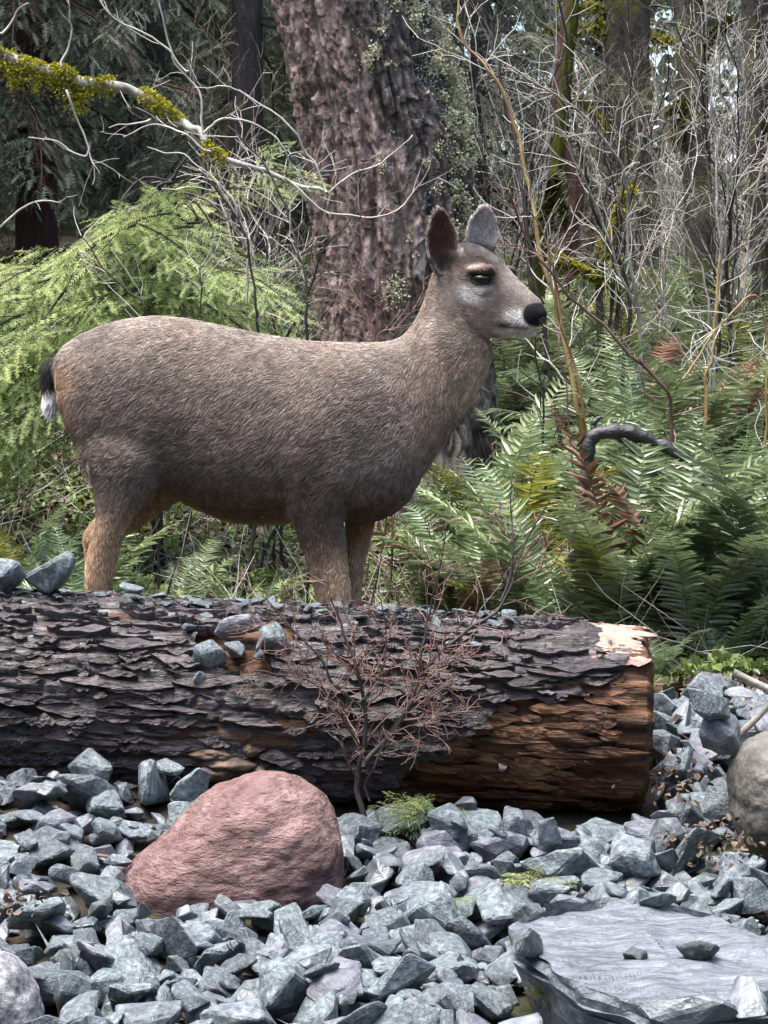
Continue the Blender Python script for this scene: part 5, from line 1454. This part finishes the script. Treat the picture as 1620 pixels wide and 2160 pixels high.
# ---- the mossy branch from the left: a maple whose trunk stands outside
mt = np.array((-2.0, 7.4, float(ground(-2.0, 7.4))))
maple = empty("mossy_maple", tuple(mt)); tag(maple, "maple limb draped with yellow-green moss reaching in over the young hemlock", "tree")
trk = spline([mt + (0, 0, -.1), mt + (.02, 0, .8), mt + (.1, 0, 1.5), P(-130, 70, 7.3)], 20)
limb = spline([P(-130, 70, 7.3), P(0, 120, 7.3), P(100, 150, 7.3), P(190, 178, 7.3), P(260, 188, 7.3), P(320, 215, 7.3), P(380, 255, 7.3), P(425, 280, 7.25), P(445, 320, 7.2), P(500, 345, 7.2), P(570, 365, 7.2), P(640, 395, 7.15), P(690, 407, 7.1)], 90)
limb[1:-1] += .012 * np.stack([fbm3(limb[1:-1] * 9 + q_, 3) for q_ in (0, 5, 9)], -1)
tb = Tubes(); tb.add(trk - mt, np.linspace(.07, .04, 20), 10); link("trunk", tb.mesh("trunk", M['mossy_bark']), maple)
tb = Tubes(); tb.add(limb - mt, np.linspace(.024, .005, 90), 8); lb = link("limb", tb.mesh("limb", M['lichen_bark']), maple)
rg = random.Random(9); tw = Tubes()
for uv, Ya in (([(690, 407), (720, 380), (790, 345), (870, 285)], 7.1), ([(600, 375), (660, 425), (740, 452), (810, 445), (880, 390), (905, 320)], 7.1), ([(430, 285), (405, 180), (355, 110), (325, 0), (330, -60)], 7.2), ([(400, 150), (330, 90), (240, 30), (200, -30)], 7.2),
               ([(690, 407), (660, 330), (560, 230), (480, 190), (410, 185)], 7.1), ([(430, 280), (480, 250), (560, 280), (620, 350), (650, 400)], 7.1), ([(190, 300), (170, 330), (120, 300), (60, 290)], 7.2), ([(320, 250), (280, 265), (230, 270)], 7.15), ([(445, 320), (390, 285), (320, 265), (260, 290)], 7.1), ([(500, 470), (470, 400), (400, 330), (310, 310)], 7.1), ([(520, 640), (520, 520), (490, 450), (450, 380)], 7.05), ([(140, 190), (180, 300), (195, 390)], 7.2), ([(130, 140), (150, 60), (140, 0)], 7.25), ([(0, 480), (60, 440), (130, 430)], 7.0), ([(0, 70), (30, 20), (60, 5)], 7.0)):
    pl = spline([P(u, v, Ya) for u, v in uv], 24); pl[1:-1] += .016 * np.stack([fbm3(pl[1:-1] * 8 + q_, 3) for q_ in (0, 5, 9)], -1)
    tw.add(pl - mt, np.linspace(.0045, .0018, 24), 5); twigs_off(tw, pl - mt, .003, .0012, 2, rg, 9, .20, .2)
twigs_off(tw, limb - mt, .005, .0012, 2, rg, 7, .22, .1)
tag(link("twigs", tw.mesh("twigs", PL), lb), kind="stuff")
seg = lambda a, b: limb[int(a * 89):int(b * 89) + 1]
V, F = moss_mesh([(seg(.0, .30), .020), (seg(.40, .50), .016), (seg(.66, .73), .014), (seg(.02, .28), .024)], 15000, .010, .022, .13, 5, top=.7)
tag(link("moss", mk("moss", V - mt, F, M['moss']), maple), kind="stuff")

# ---- small bare bush in front of the log
bb = at_pixel(775, 1850)
shrub("bare_bush", "small reddish bare bush growing from the gravel in front of the log", [
    ([(775, 1830), (770, 1700), (766, 1600), (760, 1500), (745, 1420), (725, 1340), (700, 1260)], 4.86, 4.9, .008, .002),
    ([(767, 1620), (815, 1545), (870, 1470), (915, 1410), (985, 1330), (1050, 1270), (1090, 1180), (1160, 1055)], 4.86, 4.98, .007, .002),
    ([(890, 1430), (893, 1350), (905, 1270), (925, 1190), (935, 1120)], 4.9, 4.95, .004, .0015),
    ([(1050, 1265), (1075, 1180), (1083, 1090), (1080, 1020)], 4.95, 5.0, .004, .0013),
    ([(760, 1500), (700, 1450), (650, 1380), (600, 1310), (560, 1260)], 4.88, 4.9, .004, .0013),
    ([(755, 1520), (680, 1460), (620, 1430), (545, 1415)], 4.86, 4.84, .003, .0012),
    ([(768, 1600), (720, 1520), (700, 1500)], 4.86, 4.82, .003, .0012),
    ([(760, 1480), (790, 1420), (810, 1340), (800, 1260)], 4.88, 4.9, .0035, .0012),
    ([(780, 1690), (800, 1560), (840, 1500), (900, 1520)], 4.84, 4.8, .003, .0012)], M['twig_dark'], 90, 30, .17, 3, rmin=.0008, twig_mat=RD, base=bb, foot=False, up=.15)
# driftwood root among the ferns
dr = P(1290, 1000, 6.72); rt = empty("arched_root", (dr[0], dr[1], float(ground(dr[0], dr[1]))))
rb0 = np.array(rt.location)
tag(rt, "smooth black arched root standing out among the ferns", "root")
for uv, w in (([(1225, 1060), (1240, 980), (1245, 925), (1280, 912), (1330, 912), (1390, 935), (1440, 965), (1475, 1000), (1490, 1060)], 26), ([(1245, 925), (1255, 890), (1270, 882)], 12), ([(1440, 965), (1470, 960)], 10), ([(1360, 1015), (1430, 1040), (1500, 1065)], 16), ([(1300, 920), (1380, 985), (1400, 1020)], 10)):
    pl = spline([P(u, v, 6.72) for u, v in uv], 30)
    if uv[0][0] in (1225, 1360):
        g_ = float(ground(pl[0][0], 6.72)); pl = np.vstack([[pl[0][0] - .12, pl[0][1] + .12, g_ - .05], [pl[0][0] - .05, pl[0][1] + .04, (g_ + pl[0][2]) / 2], pl])
    pl = spline(pl, 60); pl[1:-1] += .006 * np.stack([fbm3(pl[1:-1] * 26 + q_, 3) for q_ in (0, 7, 13)], -1)
    tb = Tubes(); tb.add(pl - rb0, (1 + .22 * fbm3(pl * 40, 3)) * 1.1 * w / FPX * 6.72 / 2 * np.interp(np.linspace(0, 1, len(pl)), [0, .3, .7, 1], [.9, 1.15, .9, .4]), 9)
    link("root_limb", tb.mesh("root_limb", M['driftwood']), rt)
# pale lichened stick on the bank
sp = Tubes(); c0 = at_pixel(1540, 1500)
stick = empty("lichened_stick", tuple(c0)); tag(stick, "white lichened stick lying across the stones beside the brown-grey boulder", "stick")
for uv, r0, r1 in (([(1545, 1418), (1590, 1440), (1640, 1462), (1700, 1490)], .010, .008), ([(1520, 1590), (1560, 1550), (1610, 1500), (1660, 1440)], .010, .006), ([(1500, 1600), (1540, 1575), (1560, 1550)], .005, .004)):
    sp.add(spline([P(u, v, 4.86) + np.array((0, .0, .0)) for u, v in uv], 20) - c0, np.linspace(r0, r1, 20), 8)
link("stem", sp.mesh("stem", M['lichen_bark']), stick)
# broken red stems beside the boulder
c0 = at_pixel(215, 1810); st = empty("broken_stem", tuple(c0)); tag(st, "broken rusty-red plant stem poking out beside the red boulder", "stem")
sp = Tubes()
for uv, r in (([(178, 1806), (215, 1806), (270, 1818)], .005), ([(202, 1808), (197, 1850), (200, 1880)], .006), ([(222, 1808), (218, 1840), (212, 1880)], .005)):
    sp.add(spline([P(u, v, c0[1]) for u, v in uv], 12) - c0, r, 7)
link("stem", sp.mesh("stem", M['twig_red']), st)
# ---------------------------------------------------------------- ferns
def frond_mesh(seed, L=1.0, arch=.5, pairs=38, wid=.15, twist=0.):
    """sword fern frond rising along +x/+z and arching over"""
    rg = np.random.default_rng(seed)
    n = 24; t = np.linspace(0, 1, n)
    th = np.radians(78) - arch * 1.9 * t ** 1.4 + .08 * np.sin(t * 5 + seed)
    dx, dz = np.cos(th), np.sin(th)
    ax = np.stack([np.concatenate([[0], np.cumsum((dx[1:] + dx[:-1]) / 2)]), twist * .12 * (n - 1) * t ** 2, np.concatenate([[0], np.cumsum((dz[1:] + dz[:-1]) / 2)])], -1) * L / (n - 1)
    tb = Tubes(); tb.add(ax, .0042 * L * (1 - .85 * t), 4)
    PV_ = np.array(((0, -.06, 0), (.04, .10, .0), (.35, .105, .035), (.75, .065, .02), (1, 0, -.06), (.75, -.06, .02), (.35, -.09, .035), (.5, 0, -.02)), float)
    PF_ = np.array(((0, 7, 2, 1), (0, 6, 7, 7), (7, 3, 2, 2), (7, 4, 3, 3), (7, 5, 4, 4), (7, 6, 5, 5)))
    PF_ = np.array(((0, 6, 7), (0, 7, 1), (1, 7, 2), (2, 7, 3), (3, 7, 4), (4, 7, 5), (5, 7, 6)))
    pos, dr, up, sc = [], [], [], []
    for k in range(pairs):
        s = .12 + .87 * (k + .5) / pairs
        i = min(int(s * (n - 1)), n - 2); f = s * (n - 1) - i
        p = ax[i] * (1 - f) + ax[i + 1] * f; tg = unit(ax[i + 1] - ax[i])
        nr = unit(np.cross(tg, (0, 1, 0))); nr = nr if nr[2] > 0 or s < .5 else nr
        ln = wid * L * np.interp(s, [.1, .25, .5, .8, .95, 1], [.55, .9, 1, .72, .35, .12])
        for sg in (-1, 1):
            if rg.random() < .03: continue
            a = math.radians(rg.uniform(66, 80) - 18 * s)
            d = tg * math.cos(a) + np.array((0, sg, 0)) * math.sin(a) + nr * rg.normal(.0, .16) + np.array((0, 0, -.12))
            pos.append(p); dr.append(d); up.append(nr + .3 * rg.normal(size=3)); sc.append(ln * rg.uniform(.85, 1.12))
    sc = np.array(sc); V, F = place(PV_, PF_, pos, frames(np.array(dr), np.array(up)), np.stack([sc, sc * .74, sc], -1))
    bv, bf = np.concatenate(tb.V), np.concatenate(tb.F)
    return mk("frond", np.vstack([V, bv]), [F, bf + len(V)], M['fern'], False)
FRONDS = [frond_mesh(k, arch=a, twist=tw, wid=w) for k, (a, tw, w) in enumerate(((.25, .1, .15), (.45, -.2, .16), (.6, .2, .15), (.75, 0, .14), (.95, -.1, .15), (.4, .3, .17), (.55, -.3, .14)))]
rf = random.Random(13)
def fern(x, y, size, n, label, mat=None, tall=.5, group=None, z=None, fan=None):
    z = float(ground(x, y)) if z is None else z
    t = empty("sword_fern", (x, y, z - .02)); tag(t, label, "fern", group)
    for k in range(n):
        a = rf.uniform(0, 6.283) if fan is None else rf.uniform(*fan)
        i = rf.choice((0, 1, 1, 2, 5, 6)) if rf.random() < tall else rf.choice((2, 3, 4, 6))
        o = link("frond", FRONDS[i], t)
        o.location = (rf.uniform(-.03, .03), rf.uniform(-.03, .03), 0)
        o.rotation_euler = (rf.gauss(0, .10), rf.gauss(0, .12), a); s_ = size * rf.uniform(.7, 1.15); o.scale = (s_, s_, s_)
        m = mat if mat else (M['fern_dead'] if rf.random() < .035 else M['fern_yellow'] if rf.random() < .06 else None)
        if m: set_mat(o, 0, m)
    return t
def fern_px(u, Y, size, n, label, **k):
    return fern(float(P(u, 750, Y)[0]), Y, size, n, label, **k)
fern_px(1225, 6.5, .42, 12, "sword fern hiding the foot of the arched root", tall=.6)
fern_px(1310, 6.5, .80, 18, "tall sword fern standing directly behind the log's pale cut end", tall=1.0)
fern_px(1150, 6.6, .70, 15, "sword fern with a drooping brown-edged frond behind the log", tall=.8)
fern_px(1010, 6.6, .66, 16, "sword fern growing at the deer's chest behind the log")
fern_px(1450, 6.4, .74, 15, "glossy sword fern on the bank beyond the log's cut end", tall=.95)
fern_px(1590, 6.5, .85, 16, "large arching sword fern above the bank beside the pale stones", tall=.95)
fern_px(1540, 6.25, .34, 8, "low sword fern with a broad frond over the pale bank stones", tall=.1)
fern_px(1400, 6.2, .26, 10, "small dark tuft of fern at the log's cut end", tall=.2)
fern_px(900, 6.75, .50, 10, "low sword fern between the deer's chest and the bare bush")
fern_px(30, 6.3, .42, 7, "yellow-green fern beside the pale stone on the log", mat=M['fern_yellow'], tall=.8)
fern_px(160, 6.7, .55, 9, "tall yellowish fern behind the deer's hind legs", tall=.9)
fern_px(60, 6.9, .55, 10, "sword fern beside the deer's tail under the young hemlock")
fern_px(380, 6.9, .38, 10, "low fern under the deer's belly beside the hind legs", tall=.3)
fern_px(520, 6.8, .34, 10, "low fern under the deer's belly beside the forelegs", tall=.3)
fern_px(1090, 7.1, .7, 11, "yellow-tinged fern behind the tan-stemmed shrub's foot", mat=M['fern_yellow'], tall=.8)
FERN_LM = [("behind the arched root", .8, 7.4), ("around the tan-stemmed shrub's foot", .55, 7.8), ("below the orange-stemmed shrub", 1.2, 8.0), ("at the foot of the massive fir", .15, 8.6), ("under the slim pale stems", 1.35, 9.2), ("below the dead tree", 1.2, 11.0), ("below the slender leaning tree", .9, 10.6), ("behind the dark-stemmed shrub", .6, 9.8), ("under the weeping conifer", .5, 12.0), ("beside the slim dark conifer", -.7, 11.0), ("left of the fir behind the young hemlock", -.9, 9.3), ("at the thin dark tree's foot", 2.0, 11.8)]
def fern_label(x, y):
    lm = min(FERN_LM, key=lambda q: math.hypot(x - q[1], y - q[2]))
    return ("nearer" if y < lm[2] else "farther") + " sword fern in the bank " + lm[0]
for k in range(66):
    Y = rf.uniform(7.2, 12.5); lim = Y * .185 + .1
    x = rf.uniform(-lim, lim) if rf.random() < .25 else rf.uniform(.10 * Y * .3, lim)
    if abs(x - FBASE[0]) < .5 and abs(Y - FY) < .6: continue
    if x < -.2 and Y < 8.3: continue
    fern(x, Y, rf.uniform(.5, .85), rf.randint(8, 12), fern_label(x, Y), group="sword ferns of the bank behind the log")

for k, (x, Y, lab) in enumerate(((-1.75, 6.9, "fern under the mossy maple's trunk"), (-2.3, 8.0, "fern behind the mossy maple's trunk"), (-2.0, 9.2, "fern at the edge of the cedar boughs"), (-2.9, 7.4, "fern out beyond the mossy maple"), (1.9, 7.4, "fern at the right end of the gravel bank"), (2.2, 8.6, "fern beyond the thin dark tree's right side"), (-1.55, 8.4, "fern behind the young hemlock's left side"), (-2.6, 10.2, "fern under the left-hand cedar"))):
    fern(x, Y, .75, 11, "sword " + lab)
# ---------------------------------------------------------------- ground cover and litter
def carpet(rg, n):
    y = 6.1 + 9 * rg.random(n) ** 1.6; x = rg.uniform(-1, 1, n) * (y * .19 + .25) * np.where(rg.random(n) < .25, 2.2, 1)
    z = ground(x, y); cl = fbm3(np.stack([x * 3, y * 3, x * 0], -1), 3)
    h = .02 + .16 * np.clip(cl + .35, 0, 1.2) * rg.random(n)
    return np.stack([x, y, z + h], -1), np.tile((0, -.4, 1.0), (n, 1))
V, F = leaflets(56000, carpet, .030, 8)
tag(link("ground_cover", mk("ground_cover", V, F, M['leaf'])), "low leafy ground cover between the ferns", "ground cover", kind="stuff")
def litter(rg, n):
    y = 5.6 + 12 * rg.random(n) ** 1.5; x = rg.uniform(-1, 1, n) * (y * .19 + .25)
    return np.stack([x, y, ground(x, y) + .015 + .05 * rg.random(n) ** 2], -1), np.tile((0, 0, 1.0), (n, 1))
V, F = leaflets(26000, litter, .032, 9)
tag(link("leaf_litter", mk("leaf_litter", V, F, M['litter'])), "dead brown leaves and needles strewn over the forest floor", "leaf litter", kind="stuff")
# fine dead twig tangle
tw = Tubes(); rt_ = random.Random(3)
for k in range(2600):
    y = 6.2 + 7.5 * rt_.random() ** 1.4; x = rt_.uniform(-1, 1) * (y * .19 + .1); z = float(ground(x, y))
    p = np.array((x, y, z + rt_.uniform(0, .05))); d = unit(np.array((rt_.gauss(0, 1), rt_.gauss(0, .6), abs(rt_.gauss(.5, .6))))); q = [p]
    L = rt_.uniform(.12, .5)
    for e in range(5):
        d = unit(d + np.array([rt_.gauss(0, .22) for _ in range(3)])); q.append(q[-1] + d * L / 5)
    tw.add(np.array(q), np.linspace(.0018, .0007, 6), 3)
tag(link("twig_tangle", tw.mesh("twig_tangle", M['twig_pale'])), "tangle of fine dead twigs through the undergrowth", "twigs", kind="stuff")
# far-off wood
def far(rg, n):
    y = rg.uniform(19, 34, n); x = rg.uniform(-1, 1, n) * (y * .2 + 1); g = ground(x, y)
    h = rg.random(n) ** 1.1 * 8 * np.where(x < -.3, 1, .9); x = np.where((rg.random(n) < .62) & (x > .2), -x, x)
    return np.stack([x, y, g + h], -1), np.tile((0, -1, .4), (n, 1))
V, F = leaflets(60000, far, .15, 10)
tag(link("distant_wood", mk("distant_wood", V, F, M['needle_olive'])), "dim mass of far-off foliage filling the wood behind the trees", "wood", kind="stuff")
def around(rg, n):      # unseen wood added round the viewer, its height set to block low sky light
    a = rg.uniform(0, 6.283, n); r = rg.uniform(9, 17, n); x = r * np.sin(a); y = r * np.cos(a) + 2
    bad = (np.abs(x) < .24 * y + 1.2) & (y > 0); x = np.where(bad, np.sign(x) * (.24 * y + 1.2 + 2 * rg.random(n)), x)
    return np.stack([x, y, ground(x, y) + np.where(y < 0, 7.5, 9.0) * rg.random(n)], -1), np.stack([-x, -y, 4 + 0 * x], -1)
V, F = leaflets(15000, around, .62, 14)
tag(link("light_blocking_wood", mk("light_blocking_wood", V, F, M['needle_dark'])), "unseen dark conifer wood added round the clearing to block low sky light", "wood", kind="stuff")
# seedlings in the gravel
def seedling(u, v, size, n, label, mat):
    p = at_pixel(u, v); t = empty("conifer_seedling", tuple(p)); tag(t, label, "seedling")
    for k in range(n):
        a = rf.uniform(0, 6.283); d = Vector((math.cos(a), math.sin(a), rf.uniform(.1, .9)))
        o = link("spray", SPRAYS[rf.randrange(5)], t, mtx=bough_matrix((0, 0, .005), d, rf.gauss(0, .5), size * rf.uniform(.7, 1.2))); set_mat(o, 0, mat)
    return t
seedling(1115, 1870, .085, 9, "bright green conifer seedling between the gravel stones behind the slab", M['needle_bright'])
seedling(900, 1720, .10, 12, "pale spiky seedling at the log's foot beside the bare bush", M['needle_bright'])
seedling(968, 1905, .03, 6, "tiny green sprig beside the wide flat pale stone", M['needle_bright'])
seedling(1145, 2105, .035, 6, "tiny mossy sprig beside the slab's front edge", M['fern_yellow'])
def dry(rg, n):
    c = np.array([at_pixel(*q) for q in ((1420, 1690), (1400, 1660), (1440, 1640), (1475, 1790), (1530, 1830), (1560, 1780), (40, 1925))])
    i = rg.integers(0, len(c), n); return c[i] + rg.normal(size=(n, 3)) * np.array((.045, .03, .018)) + np.array((0, -.02, .03)), np.tile((0, 0, 1.), (n, 1))
V, F = leaflets(260, dry, .016, 12)
tag(link("leaf_litter", mk("leaf_litter", V, F, M['litter'])), "curled dead leaves caught between stones at the log's cut end", "leaf litter", kind="stuff")
